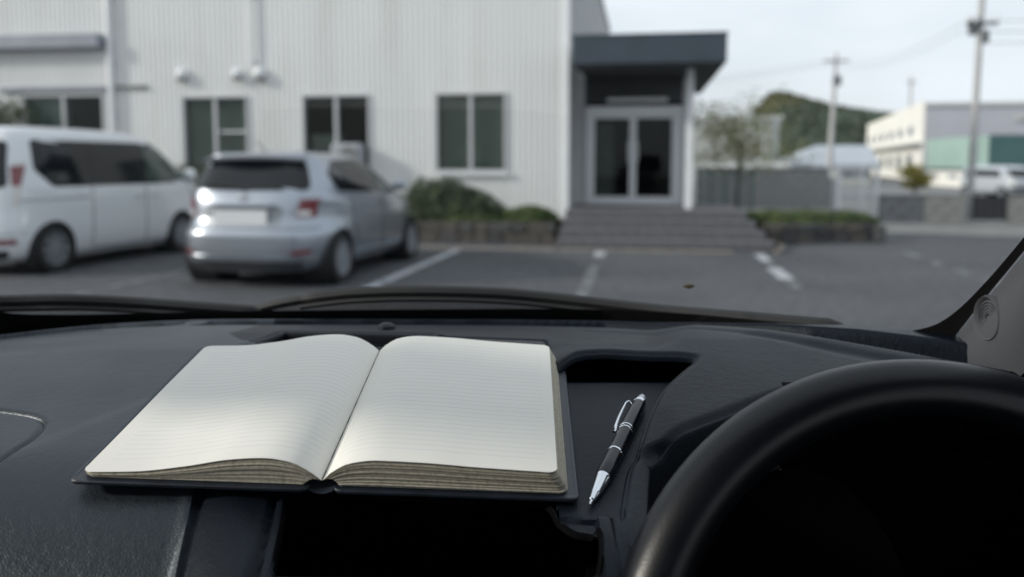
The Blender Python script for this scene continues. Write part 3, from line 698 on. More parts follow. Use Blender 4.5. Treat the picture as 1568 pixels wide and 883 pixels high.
vehicle('parked_van', o_, vrz, 'white people carrier parked at the left edge with dark side windows', 'van', VN, M_paintW, 2.56, .305, .8475, 8, AV, van_parts)

# ------------------------------------------------------------------ right background: walls, gate, buildings, poles
def at(px, py, Y): return W(px, py, Y=Y)
M_fargrey = mat('far_grey_wall', (.46, .47, .46), .8, noise=(.6, .08)); M_farwhite = mat('far_white_wall', (.80, .79, .74), .8, noise=(.5, .05))
M_farshade = mat('far_shaded_wall', (.44, .45, .50), .7, noise=(.4, .06)); M_gdark = mat('dark_green_sheet', (.055, .12, .125), .6, noise=(.6, .12))
M_gsunlit = mat('sunlit_green_sheet', (.30, .42, .38), .7, noise=(.6, .08)); M_roofb = mat('blue_roof', (.14, .18, .24), .6, noise=(1, .1)); M_roofw = mat('pale_roof', (.40, .44, .49), .6, noise=(1, .06))
M_win = mat('far_window', (.10, .13, .15), .15, spec=.7)
# grey hall behind the young tree
Y = 62.; a = at(985, 178, Y); b = at(1193, 176, Y); b2 = at(1208, 186, 70.)
t = thing('grey_hall', (a[0], Y, 0), 'plain grey metal hall behind the young tree', 'building')
g = MB(); g.box(a[0], b[0], Y, Y + 8, 0, a[2] - .3); loc(g, t).build('wall', M_fargrey, t)
g = MB(); g.box(a[0] - .1, b[0] + .25, Y - .2, Y + 8.2, a[2] - .3, a[2]); loc(g, t).build('roof', M_fargrey, t)
for k in range(9):
    x = a[0] + (b[0] - a[0]) * (k + .5) / 9; g = MB(); g.box(x - .04, x + .04, Y - .05, Y - .001, 0, a[2] - .32); loc(g, t).build('wall_rib', M_fargrey, t)
g = MB(); g.box(b[0] - .35, b[0] + .02, Y - .1, Y - .002, 0, a[2] - .31); loc(g, t).build('corner_post', M_roofw, t)
# low pale shed roof
Y = 45.; a = at(1090, 250, Y); b = at(1212, 259, Y)
t = thing('low_shed', (a[0], Y, 0), 'low shed with a thin pale roof below the grey hall', 'shed')
g = MB(); g.prism([(Y - .3, b[2]), (Y - .3, b[2] + .12), (Y + 4, a[2] + .2), (Y + 4, a[2] + .08)], a[0], b[0], lambda u, v, w: (w, u, v)); loc(g, t).build('roof', M_fargrey, t)
g = MB(); g.box(a[0] + .2, b[0] - .2, Y + .1, Y + 3.8, 0, b[2] - .02); loc(g, t).build('wall', M_greyc, t)
# blue grey hip roofed house
Y = 55.; a = at(1205, 250, Y); b = at(1348, 250, Y); r0 = at(1250, 222, Y + 4); r1 = at(1330, 222, Y + 4)
t = thing('hip_roof_house', (a[0], Y, 0), 'low house with pale blue grey hipped roof behind the gate', 'building')
g = MB(); za = a[2]
g.add([(a[0], Y, za), (b[0], Y, za), (b[0], Y + 8, za), (a[0], Y + 8, za), (r0[0], Y + 4, r0[2]), (r1[0], Y + 4, r1[2]), (a[0], Y, za - .25), (b[0], Y, za - .25), (b[0], Y + 8, za - .25), (a[0], Y + 8, za - .25)],
      [(0, 1, 5, 4), (1, 2, 5), (2, 3, 4, 5), (3, 0, 4), (0, 1, 7, 6), (1, 2, 8, 7), (2, 3, 9, 8), (3, 0, 6, 9), (6, 7, 8, 9)]); loc(g, t).build('roof', M_roofw, t)
g = MB(); g.add([(a[0] - .1, Y - .12, za - .26), (r0[0] - 1.2, Y - .12, za - .26), (r0[0] + .8, Y + 3, r0[2] - .9), (r0[0] - .8, Y + 2.2, za + .5), (a[0] - .1, Y + .4, za - .1)], [(0, 1, 2, 3, 4)])
g.v = [(x, y, z + .12) for x, y, z in g.v]; loc(g, t).build('porch_roof', M_roofb, t)
g = MB(); g.box(a[0] + .4, b[0] - .4, Y + .5, Y + 7.5, 0, za - .26); loc(g, t).build('wall', M_fargrey, t)
for k in range(3):
    x = b[0] - 3.2 + k * 1.0; g = MB(); g.box(x, x + .75, Y + .42, Y + .5, .0 + .5, za - .5); w_ = loc(g, t).build('window', M_roofw, t)
    g = MB(); g.box(x + .07, x + .68, Y + .40, Y + .419, .57, za - .57); loc(g, t).build('pane', M_win, w_)
# white building with sunlit left face, front's shade put into a greyer colour
P0 = at(1418, 159, 70.); P1 = at(1330, 196, 112.); P2 = at(1700, 158, 70.); zt = P0[2]
t = thing('white_factory', (P0[0], 70, 0), 'tall white factory with sunlit side and flat shaded front behind the second utility pole', 'building')
g = MB(); g.prism([(P0[0], 70.), (P2[0], 70.), (P2[0], 112), (P1[0], 112.)], 0, zt); loc(g, t).build('wall', M_farshade, t)
dv = Vector((P1[0] - P0[0], 42, 0)); dl = dv.length; dv.normalize(); nv = Vector((-dv.y, dv.x, 0))
def onside(s0, s1, z0, z1, d0, d1):
    g = MB(); q = [Vector((P0[0], 70, 0)) + dv * s + nv * d for s, d in ((s0, d0), (s1, d0), (s1, d1), (s0, d1))]
    g.add([(*v.xy, z) for z in (z0, z1) for v in q], [(3, 2, 1, 0), (4, 5, 6, 7), (0, 1, 5, 4), (1, 2, 6, 5), (2, 3, 7, 6), (3, 0, 4, 7)]); return loc(g, t)
onside(0, dl, 0, zt + .25, .02, .14).build('side_wall', M_farwhite, t)
for k in range(6):
    s = 5 + k * 6.2; w_ = onside(s, s + 2.4, zt * .62, zt * .76, .15, .2).build('window', M_roofw, t); onside(s + .2, s + 2.2, zt * .64, zt * .74, .205, .23).build('pane', M_win, w_)
    w_ = onside(s, s + 2.6, zt * .14, zt * .36, .15, .2).build('window', M_roofw, t); onside(s + .2, s + 2.4, zt * .16, zt * .34, .205, .23).build('pane', M_win, w_)
onside(0, dl, zt * .47, zt * .51, .15, .8).build('canopy', M_fargrey, t)
g = MB(); g.box(P0[0] + 6.5, P2[0], 69.8, 69.99, zt * .78, zt * .86); loc(g, t).build('band', M_fargrey, t)
g = MB(); g.box(P0[0] - .1, P2[0], 69.86, 70.0, zt - .2, zt + .1); loc(g, t).build('parapet', M_fargrey, t)
# green shed, sunlight put into the paler green of its side
c0 = at(1516, 206, 48.); c1 = at(1421, 226, 56.); c2 = at(1660, 206, 48.); zb = at(1516, 258, 48.)[2]
t = thing('green_shed', (c0[0], 48, 0), 'shed with dark green sheet front and sunlit pale green side behind the low wall', 'building')
g = MB(); g.prism([(c0[0], 48.), (c2[0], 48.), (c2[0], 56), (c1[0], 56.)], zb, c0[2]); loc(g, t).build('cladding', M_gdark, t)
dv2 = Vector((c1[0] - c0[0], 8, 0)); L2 = dv2.length; dv2.normalize(); n2 = Vector((-dv2.y, dv2.x, 0)) ; n2 = n2 if n2.x < 0 else -n2
def onshed(s0, s1, z0, z1, d0, d1):
    g = MB(); q = [Vector((c0[0], 48, 0)) + dv2 * s + n2 * d for s, d in ((s0, d0), (s1, d0), (s1, d1), (s0, d1))]
    g.add([(*v.xy, z) for z in (z0, z1) for v in q], [(3, 2, 1, 0), (4, 5, 6, 7), (0, 1, 5, 4), (1, 2, 6, 5), (2, 3, 7, 6), (3, 0, 4, 7)]); return loc(g, t)
onshed(0, L2, zb, c0[2] - .02, .01, .06).build('side_cladding', M_gsunlit, t)
onshed(-.02, L2, zb - .1, zb + .02, .065, .12).build('gutter', M_gdark, t)
onshed(0, L2, 0, zb - .1, -.2, -.05).build('side_wall', M_farwhite, t)
for k in range(3):
    w_ = onshed(1.2 + k * 2.6, 2.4 + k * 2.6, .5, zb - .35, -.045, .0).build('window', M_roofw, t); onshed(1.3 + k * 2.6, 2.3 + k * 2.6, .6, zb - .45, .003, .02).build('pane', M_win, w_)
g = MB(); g.box(c0[0] + .1, c2[0], 48.2, 48.4, 0, zb - .01); loc(g, t).build('front_wall', M_greyc, t)
# low walls
def wall_seg(p0, p1, Y0, Y1, zt_, m, name, label, cat, th=.14, cap=True, rows=3):
    a = at(p0, 300, Y0); b = at(p1, 300, Y1); t = thing(name, ((a[0] + b[0]) / 2, (Y0 + Y1) / 2, 0), label, cat)
    d = Vector((b[0] - a[0], Y1 - Y0, 0)); L = d.length; ang = atan2(d.y, d.x); t.rotation_euler = (0, 0, ang); n = max(2, round(L / .42)); rh = zt_ / rows
    b_ = MB(); b_.box(-L / n / 2 + .004, L / n / 2 - .004, -th / 2, th / 2, -rh / 2 + .004, rh / 2 - .004, b=.008); proto = b_.build('block', m, t); first = True
    for r in range(rows):
        n_r = n if r % 2 == 0 else n + 1
        for k in range(n_r):
            o = proto if first else proto.copy()
            if not first: COL.objects.link(o)
            first = False; o.location = (-L / 2 + L * ((k + .5) / n if r % 2 == 0 else (.25 / n if k == 0 else (1 - .25 / n if k == n else k / n))), 0, rh * (r + .5)); o.scale = (.49 if r % 2 and k in (0, n) else 1, 1, 1)
    if cap: b_ = MB(); b_.box(-L / 2, L / 2, -th / 2 - .02, th / 2 + .02, zt_ + .001, zt_ + .06, b=.01); b_.build('coping', m, t)
    return t
wall_seg(1346, 1412, 20.8, 20.8, .58, M_greyc, 'block_wall', 'grey concrete block wall just right of the white gate', 'wall')
wall_seg(1413, 1478, 20.8, 20.8, .60, M_conc, 'block_wall', 'pale concrete block wall left of the tall utility pole', 'wall')
wall_seg(1542, 1800, 20.8, 20.8, .58, M_conc, 'block_wall', 'pale concrete block wall at the right edge past the dark gate', 'wall')
a = at(1490, 300, 20.8); b = at(1541, 300, 20.8)
t = thing('dark_gate', (a[0], 20.8, 0), 'dark sheet gate set between the pale walls right of the tall pole', 'gate')
g = MB(); g.box(a[0], b[0], 20.78, 20.82, .06, .58); loc(g, t).build('panel', mat('dark_panel', (.06, .058, .066), .6, noise=(3, .1)), t)
for k in range(4): x = a[0] + (b[0] - a[0]) * (k + .5) / 4; g = MB(); g.box(x - .015, x + .015, 20.755, 20.779, .08, .56); loc(g, t).build('stiffener', M_seam, t)
g = MB(); g.box(a[0] - .05, b[0] + .05, 20.77, 20.83, .58, .62); loc(g, t).build('top_rail', M_seam, t)
wall_seg(1066, 1278, 27., 27., 1.18, mat('wall_block', (.25, .255, .255), .9, noise=(2, .12)), 'boundary_wall', 'long grey concrete wall behind the hedge and young tree', 'wall', rows=5)
# green mesh fence
a = at(1068, 300, 22.5); b = at(1152, 300, 22.5)
t = thing('mesh_fence', (a[0], 22.5, 0), 'green wire mesh fence behind the young tree', 'fence'); M_fg = mat('fence_green', (.03, .10, .08), .6)
for k in range(5): x = a[0] + (b[0] - a[0]) * k / 4; g = MB(); g.tube([(x, 22.5, 0), (x, 22.5, 1.25)], .022, 6); loc(g, t).build('post', M_fg, t)
for z in (.1, 1.2): g = MB(); g.tube([(a[0], 22.5, z), (b[0], 22.5, z)], .014, 5); loc(g, t).build('rail', M_fg, t)
g = MB()
k = 0
while a[0] + k * .06 < b[0]: g.box(a[0] + k * .06, a[0] + k * .06 + .007, 22.497, 22.503, .1, 1.2); k += 1
for q in range(18): g.box(a[0], b[0], 22.498, 22.502, .1 + q * .062, .106 + q * .062)
tag(loc(g, t).build('wire', M_fg, t), kind='stuff')
# white gate
Yg = 21.6; gx = [at(p, 300, Yg)[0] for p in (1283, 1319, 1342)]
t = thing('bar_gate', (gx[1], Yg, 0), 'white metal bar gate between the grey wall and the block walls', 'gate')
for k, x in enumerate(gx): g = MB(); w_ = (.09, .06, .08)[k]; g.box(x - w_ / 2, x + w_ / 2, Yg - .04, Yg + .04, 0, (1.36, 1.3, 1.34)[k], b=.01); loc(g, t).build('post', M_trim, t)
for (x0, x1) in ((gx[0] + .05, gx[1] - .035), (gx[1] + .035, gx[2] - .045)):
    for z in (.12, .62, 1.22): g = MB(); g.box(x0, x1, Yg - .015, Yg + .015, z, z + .04); loc(g, t).build('rail', M_trim, t)
    n = int((x1 - x0) / .075)
    for k in range(n): x = x0 + (x1 - x0) * (k + .5) / n; g = MB(); g.tube([(x, Yg - .03, .1), (x, Yg - .03, 1.24)], .009, 5); loc(g, t).build('bar', M_alu, t)
p = at(1277, 266, 21.3)
t = thing('round_sign', (p[0], 21.3, 0), 'small round pale sign on a thin post at the left gate post', 'sign')
g = MB(); g.tube([(0, .03, 0), (0, .03, p[2])], .02, 6); g.build('post', M_alu, t)
g = MB(); g.lathe([(.13, .012), (.135, 0), (.13, -.012)], (0, 0, p[2]), 'Y', 24); g.build('disc', M_farwhite, t)
# yellow shrub and a pale low wall by the factory
p = at(1400, 292, 30.)
tree('yellow_shrub_tree', (p[0], 30, 0), 1.6, .5, 'yellow leaved shrub in front of the white factory', M_leafF, 8, 1800, .06, .035, 0, .2, .2)
# far light truck
FK = Body([(.25, -1.6, 1.5, .70, 6, 6), (.4, -1.65, 1.62, .76, 6, 5), (.8, -1.65, 1.66, .78, 6, 5), (1.05, -1.65, 1.6, .77, 6, 5), (1.5, -1.5, 1.2, .68, 6, 5), (1.66, -1.3, .9, .58, 5, 5), (1.70, -1.0, .6, .4, 4, 4)])
def far_parts(car, B):
    fp(car, B, [(-.66, 1.08), (.66, 1.08), (.58, 1.5), (-.58, 1.5)], M_carglass, 'windscreen', .07, .01)
    sp(car, B, [(-1.2, 1.1), (1.1, 1.1), (.9, 1.45), (-1.1, 1.5)], M_carglass, 'side_window', .06)
    for sg in (1, -1):
        q = [(sg * .45, .70), (sg * .70, .70), (sg * .70, .86), (sg * .45, .86)]
        if sg < 0: q = q[::-1]
        patch(roundpoly(q, .03), lambda u, v, o_: B.front(u, v, o_), .01).build('headlight', M_clearlens, car)
    fp(car, B, [(-.62, .42), (.62, .42), (.62, .56), (-.62, .56)], M_seam, 'grille', .03, .01)
p = at(1528, 300, 37.)
sc_ = vehicle('small_car', (p[0], 37., 0), pi + .25, 'small white car behind the dark gate in front of the green shed', 'car', FK, mat('pale_blue_paint', (.42, .46, .50), .35, coat=.5), 2.2, .27, .77, 6, -1.05, far_parts); sc_.scale = (.95, 1, .76)

# hill
g = MB(); ph = at(1180, 150, 300.); 
def hz(x, y):
    r = (ph[2] - 1) * exp(-abs((x - ph[0] - 2) / (12 if x < ph[0] + 2 else 34)) ** 1.35) + 9.0 * exp(-((x - ph[0] - 48) / 36) ** 2) + 2 * exp(-((x - ph[0] + 60) / 60) ** 2) + 6 * exp(-((x - ph[0] - 110) / 60) ** 2)
    return max(0, r * sin(pi * min(max((y - 255) / 110, 0), 1)) ** .8)
hn = [(random.uniform(.15, .6), random.uniform(.15, .6), random.uniform(0, 6)) for _ in range(14)]
def hfn(u, v):
    x = ph[0] - 170 + 400 * u; y = 255 + 110 * v; z = hz(x, y); q = sum(sin(x * a + c) * sin(y * b + c) for a, b, c in hn) * .22
    return (x, y, z + q * min(1, z / 3) - .5)
g.grid(hfn, 200, 60); struct('hill', g, M_hill, True)
fn_ = 26000; xx = rng.uniform(ph[0] - 90, ph[0] + 170, fn_); yy = rng.uniform(258, 325, fn_); zz = np.array([hz(a, b) for a, b in zip(xx, yy)]); m_ = zz > 1
Pn = np.stack([xx[m_], yy[m_], zz[m_] + rng.uniform(-.5, 1.2, m_.sum())], 1)
w_ = leaf_mesh(Pn, np.tile([0, -1, .5], (len(Pn), 1)), 1.25, 'hill_wood', M_hill, None, .2); tag(w_, 'dark wooded slope of the hill beyond the grey hall', 'wood', kind='stuff')
g = MB(); q = at(1310, 194, 900.)
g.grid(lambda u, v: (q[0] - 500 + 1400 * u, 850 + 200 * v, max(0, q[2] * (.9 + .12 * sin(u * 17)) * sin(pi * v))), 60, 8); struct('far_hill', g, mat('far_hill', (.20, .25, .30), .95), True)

# utility poles
def pole(px, Y, z1, r0, r1, label, arms, dx=0, cans=()):
    p = at(px, 300, Y); t = thing('utility_pole', (p[0], Y, 0), label, 'utility pole')
    g = MB(); g.tube([(0, 0, 0), (dx / 2, 0, z1 / 2), (dx, 0, z1)], [r0, (r0 + r1) / 2, r1], 14); g.build('shaft', M_pole, t, True)
    for z, w in arms:
        g = MB(); xx_ = dx * z / z1; g.box(xx_ - w, xx_ + w, -r1 - .09, -r1 - .01, z, z + .08); a_ = g.build('crossarm', M_polegr, t)
        for k in (-.9, -.45, .45, .9):
            g = MB(); g.tube([(xx_ + w * k, -r1 - .05, z + .08), (xx_ + w * k, -r1 - .05, z + .22)], .035, 8); g.build('insulator', M_trim, a_)
    for z, s_, x_, h_ in cans:
        g = MB(); xx_ = dx * z / z1 + x_; g.tube([(xx_, 0, z), (xx_, 0, z + h_)], s_, 12); g.build('transformer', M_polegr, t, True)
    return (p[0], Y)
pA = pole(1485, 21.2, 8.6, .085, .055, 'tall utility pole rising past the top edge at the right', [(4.55, .34), (8.2, .6)], .10, [(4.35, .10, -.17, .36), (4.15, .07, .14, .3), (6.4, .16, -.25, .6)])
pB = pole(1268, 46., 7.05, .17, .08, 'distant utility pole in front of the wooded hill', [(6.6, .62)], .18, [(5.4, .22, .12, .5)])
pC = pole(1388, 92., 10.2, .16, .12, 'very thin distant pole above the white factory', [(9.6, .6)], 0)
def wires(name, P, Q, n, sag, gap, label, r=.012):
    t = thing(name, P, label, 'cable')
    for k in range(n):
        r_w = r * .6; g = MB(); o = Vector((0, 0, -k * gap)); a, b = Vector(P) + o, Vector(Q) + o
        g.tube([a.lerp(b, s) - Vector((0, 0, sag * 4 * s * (1 - s))) for s in np.linspace(0, 1, 20)], r_w, 4); loc(g, t).build('wire', M_wire, t)
wires('power_cable', (-30, 46, 13.0), (pA[0] + .5, 21.2, 8.4), 2, 1.0, .35, 'upper overhead power cables crossing the sky to the tall pole', .016)
wires('power_cable', (pB[0], 46, 6.7), (pA[0] - .3, 21.2, 4.65), 2, .5, .2, 'sagging cables between the distant pole and the tall pole', .01)
wires('power_cable', (pA[0] + .3, 21.2, 4.65), (pA[0] + 22, 17, 5.6), 3, .4, .25, 'cables leaving the tall pole towards the right edge', .012)
wires('power_cable', (pB[0], 46, 6.75), (-8, 80, 9.5), 2, .8, .25, 'thin cables from the distant pole towards the canopy', .018)
#INTERIOR#
# ------------------------------------------------------------------ the car we sit in (own axes: x right, y forward, z up)
M_dash = mat('dash_plastic', (.0055, .0075, .012), .42, spec=.17)
t_ = M_dash.node_tree; p_ = t_.nodes['Principled BSDF']; tc_ = t_.nodes.new('ShaderNodeTexCoord')
vo = t_.nodes.new('ShaderNodeTexVoronoi'); vo.feature = 'DISTANCE_TO_EDGE'; vo.inputs['Scale'].default_value = 480
no_ = t_.nodes.new('ShaderNodeTexNoise'); no_.inputs['Scale'].default_value = 170; no_.inputs['Detail'].default_value = 3
dsp = t_.nodes.new('ShaderNodeMix'); dsp.data_type = 'VECTOR'; dsp.inputs[0].default_value = .004
t_.links.new(tc_.outputs['Object'], no_.inputs[0]); t_.links.new(tc_.outputs['Object'], dsp.inputs[4]); t_.links.new(no_.outputs['Color'], dsp.inputs[5])
t_.links.new(dsp.outputs[1], vo.inputs[0])
ad = t_.nodes.new('ShaderNodeMath'); ad.operation = 'ADD'; cl = t_.nodes.new('ShaderNodeMath'); cl.operation = 'MINIMUM'; cl.inputs[1].default_value = .22
t_.links.new(vo.outputs['Distance'], cl.inputs[0]); t_.links.new(cl.outputs[0], ad.inputs[0]); t_.links.new(no_.outputs[0], ad.inputs[1])
bp = t_.nodes.new('ShaderNodeBump'); bp.inputs['Strength'].default_value = .42; bp.inputs['Distance'].default_value = .0007
t_.links.new(ad.outputs[0], bp.inputs['Height']); t_.links.new(bp.outputs[0], p_.inputs['Normal'])
n3 = t_.nodes.new('ShaderNodeTexNoise'); n3.inputs['Scale'].default_value = 14; n3.inputs['Detail'].default_value = 6; t_.links.new(tc_.outputs['Object'], n3.inputs[0])
r3 = t_.nodes.new('ShaderNodeMapRange'); r3.inputs[3].default_value = .34; r3.inputs[4].default_value = .50; t_.links.new(n3.outputs[0], r3.inputs[0]); t_.links.new(r3.outputs[0], p_.inputs['Roughness'])
M_dashs = mat('dash_smooth', (.008, .010, .014), .42, spec=.25, noise=(30, .1), bump=(900, .3, .0003))
M_void = mat('shade_black_plastic', (.0022, .0022, .0028), .8, spec=.04)  # near black: shade in recesses put into the colour, also plain black parts
M_frit = mat('ceramic_black', (.004, .004, .005), .75)
M_leather = mat('wheel_leather', (.0045, .0055, .008), .33, spec=.34, bump=(800, .32, .0003), noise=(60, .2))
M_pillar = mat('pillar_fabric', (.06, .064, .072), .8, noise=(300, .05), bump=(900, .4, .0004))
M_headl = mat('headliner', (.09, .09, .09), .9, noise=(200, .1))
M_seat = mat('seat_fabric', (.04, .04, .045), .9, noise=(200, .3))
M_shield = glassy('windscreen_glass', (.955, .97, .97), .05)
M_dimglass = glassy('dimming_glass', (.12, .13, .13), .4)  # for the unseen rear windows, dark tint added to dim the cabin

M_shr = mat('shroud_plastic', (.010, .011, .014), .6, spec=.25)
own = thing('own_car', (0, 0, 0), 'dark interior of the car the picture is taken from, with dashboard and steering wheel', 'car', PSI)
M_dashlit = M_dash.copy(); M_dashlit.name = 'lit_dash_plastic'; M_dashlit.node_tree.nodes['Principled BSDF'].inputs['Base Color'].default_value = (.009, .012, .017, 1); M_dashlit.node_tree.nodes['Principled BSDF'].inputs['Specular IOR Level'].default_value = .70  # paler, glossier copy of the dash plastic, left-hand light put into it
for m__ in (M_dash, M_dashlit): m__.node_tree.nodes['Principled BSDF'].inputs['Specular Tint'].default_value = (.78, .90, 1.0, 1)
def slope(py): x, y, z = ray(784, py); return z / y
def base(y):
    return np.interp(y, [.0, .70, .73, .76, .80, .86, .92, .97, 1.05], [-.30, -.174, -.169, -.1655, -.164, -.168, -.174, -.181, -.195])
def D(px, py, dz=0.0):          # where a sight line of the photograph meets the dashboard top
    x, y, z = ray(px, py); s = z / y; lo, hi = .25, 1.02
    for _ in range(50):
        m_ = (lo + hi) / 2
        if s * m_ > base(m_) + dz: lo = m_
        else: hi = m_
    return (x / y * lo, lo)
def Yg(x): return np.interp(x, [-.75, -.64, -.56, -.45, -.2, .0, .1, .2, .28, .34, .38, .40, .50], [.78, .86, .92, .955, .965, .958, .94, .89, .83, .795, .772, .76, .72])

P_tray = catmull([D(a, b, .010) for a, b in ((846, 557), (868, 548), (900, 543), (940, 542), (1000, 547), (1054, 551), (1064, 557), (1040, 578), (1012, 606), (992, 640), (978, 674))] + [D(964, 716), D(955, 765)], 6) + \
         [np.array(D(a, b)) for a, b in ((952, 788), (890, 784), (860, 780), (852, 745), (700, 745), (690, 560))]
P_bin = [np.array(D(a, b)) for a, b in ((438, 738), (431, 790), (416, 853), (421, 859), (660, 860))] + catmull([D(a, b) for a, b in ((906, 860), (917, 855), (921, 842), (921, 822), (915, 810), (900, 806), (880, 802), (862, 790), (848, 768), (830, 756), (800, 752))], 5) + [np.array(D(700, 752))]
P_vent = [np.array(D(a, b)) for a, b in ((436, 509), (664, 514), (652, 533), (382, 530))]
P_disp = roundpoly([D(a, b) for a, b in ((668, 532), (672, 515), (836, 521), (842, 540))], .006)
P_air = [np.array(D(-900, 600)), np.array(D(0, 637))] + catmull([D(a, b) for a, b in ((25, 641), (52, 647), (66, 656), (64, 669), (48, 685))], 5) + [np.array(D(0, 716)), np.array(D(-200, 830)), np.array((-.9, .45))]
Fe = catmull([D(a, b, .013) for a, b in ((994, 688), (1020, 673), (1060, 655), (1110, 636), (1160, 617), (1215, 600), (1300, 590), (1420, 582), (1568, 580), (1760, 585))], 6)
P_void = Fe + [np.array(q) for q in ((.9, .5), (.9, .30), (.062, .30), D(986, 883), D(988, 800), D(990, 750), D(993, 715))]

def sdist(P, X, Y_):
    """signed distance to a closed outline (inside positive), nearest point"""
    P = np.array(P); Q = np.roll(P, -1, 0); best = np.full(X.shape, 1e9); nx = X.copy(); ny = Y_.copy(); ins = np.zeros(X.shape, bool)
    for a, b in zip(P, Q):
        e = b - a; L = (e ** 2).sum() + 1e-12; t = np.clip(((X - a[0]) * e[0] + (Y_ - a[1]) * e[1]) / L, 0, 1)
        cx, cy = a[0] + t * e[0], a[1] + t * e[1]; d = np.hypot(X - cx, Y_ - cy); m_ = d < best
        best[m_] = d[m_]; nx[m_] = cx[m_]; ny[m_] = cy[m_]
        c = ((a[1] > Y_) != (b[1] > Y_)); xi = a[0] + (Y_ - a[1]) / (b[1] - a[1] + 1e-12) * e[0]; ins ^= c & (X < xi)
    return np.where(ins, best, -best), nx, ny
def sm(a, b, v): t = np.clip((v - a) / (b - a), 0, 1); return t * t * (3 - 2 * t)
def dash_h(X, Y_):
    Z = base(Y_).astype(float); yg = Yg(X)
    yr = np.interp(X, [-.20, -.15, .3], [.56, .478, .478]); Z -= 4.0 * np.clip(yr - Y_, 0, 1) ** 2                         # rolls over towards the cabin
    Z -= .9 * np.clip(-.30 - X, 0, 1) ** 2 * .25; Z += .0065 * sm(-.12, -.20, X) * sm(.78, .72, Y_)
    # instrument hood and the arch over the pen tray
    sdv, _, _ = sdist(P_void, X, Y_); sdt, _, _ = sdist(P_tray, X, Y_)
    dv_ = -sdv; dt_ = -sdt
    hood = sm(0, .05, X - np.interp(Y_, [.45, .56, .60, .66, .72, .80], [.30, .070, .070, .085, .10, .13])) * sm(.90, .72, Y_) * .014
    edge = .004 * (1 - sm(0, .010, dv_)) ** 2
    Z += np.where(dv_ > -.01, hood - edge * (hood > .002), hood)
    arch = .012 * (1 - sm(.004, .045, dt_)) * sm(.02, .06, X) * sm(.60, .66, Y_) * (1 - hood / .014)
    Z += arch - .003 * (1 - sm(0, .006, dt_)) ** 2 * sm(.0, .02, X)
    # crease between the passenger pad and the centre panel
    xc = np.interp(Y_, [.44, .50, .55, .60, .64], [-.192, -.200, -.208, -.214, -.216])
    Z -= .006 * sm(0, .006, X - xc) * sm(.66, .60, Y_) * (X < .05)
    Z += .0012 * np.exp(-((X - xc + .002) / .004) ** 2) * sm(.66, .60, Y_)
    xc2 = xc + .052; Z -= .003 * np.exp(-((X - xc2) / .0022) ** 2) * sm(.60, .55, Y_) * (Y_ < .6)
    for x0 in (.060, .0665): Z -= .0025 * np.exp(-((X - x0 - (.5 - Y_) * .02) / .0012) ** 2) * sm(.56, .53, Y_)
    # grooves along the foot of the windscreen
    bridge = sm(.014, .010, np.abs(X + .355 + (Y_ - .86) * -.25))
    g1 = sm(.024, .016, np.abs(Y_ - (yg - .075))); Z -= .022 * g1 * (1 - bridge * .95)
    Z += .0015 * sm(.010, .002, np.abs(Y_ - (yg - .047)))
    Z -= .006 * sm(.006, .003, np.abs(Y_ - (yg - .112))) * sm(-.40, -.46, X)
    Z -= .003 * np.exp(-((Y_ - (yg - .125)) / .01) ** 2) * sm(.0, .1, X)
    for P, w, d in ((P_air, .0017, .002), (P_disp, .0016, .003)):
        s_, _, _ = sdist(P, X, Y_); Z -= d * np.exp(-(s_ / w) ** 2)
    s_, _, _ = sdist(P_vent, X, Y_); Z += .002 * np.exp(-((s_ + .006) / .004) ** 2)
    
    # soft stamped swage on the passenger side
    l_ = (X + .30) * .80 - (Y_ - .60) * .60; Z += .0008 * np.tanh(l_ / .006) * sm(.80, .66, Y_) * sm(-.42, -.36, X) * 1.0
    return Z
cs = .002; nx_ = int(1.28 / cs); ny_ = int(.60 / cs); X0, Y0 = -.80, .37
gx_ = X0 + cs * np.arange(nx_ + 1); gy_ = Y0 + cs * np.arange(ny_ + 1); GX, GY = np.meshgrid(gx_, gy_, indexing='ij'); GX = GX.copy(); GY = GY.copy()
CX = (GX[:-1, :-1] + cs / 2); CYY = (GY[:-1, :-1] + cs / 2)
P_pad = [np.array(q) for q in ((-.9, .30), (-.190, .30), (-.192, .44), (-.200, .50), (-.208, .55), (-.214, .60), (-.216, .66), (-.232, .745), (-.275, .80), (-.262, .864), (-.262, .99), (-.9, .99))]
regs = [('pad', P_pad, 3), ('bin', P_bin, -1), ('tray', P_tray, -1), ('vent', P_vent, -1), ('void', P_void, -1), ('disp', P_disp, 1), ('air', P_air, 2)]
cid = np.zeros(CX.shape, int)
for n_, P, i_ in regs:
    s_, _, _ = sdist(P, CX, CYY); cid[s_ > 0] = i_
cid[(CYY > Yg(CX) + .01)] = -2
mn = np.full(GX.shape, 99); mxx = np.full(GX.shape, -99)
for di in (0, 1):
    for dj in (0, 1):
        a_ = np.zeros(GX.shape, int); sl_ = (slice(di, nx_ + di), slice(dj, ny_ + dj)); mn[sl_] = np.minimum(mn[sl_], cid); mxx[sl_] = np.maximum(mxx[sl_], cid)
bd = mn != mxx; bs = np.full(GX.shape, 1e9); OX, OY = GX.copy(), GY.copy()
for n_, P, i_ in regs:
    s_, qx, qy = sdist(P, OX, OY); m_ = bd & (np.abs(s_) < bs) & (np.abs(s_) < cs * 1.1); bs[m_] = np.abs(s_)[m_]; GX[m_] = qx[m_]; GY[m_] = qy[m_]
GZ = dash_h(GX, GY) + H
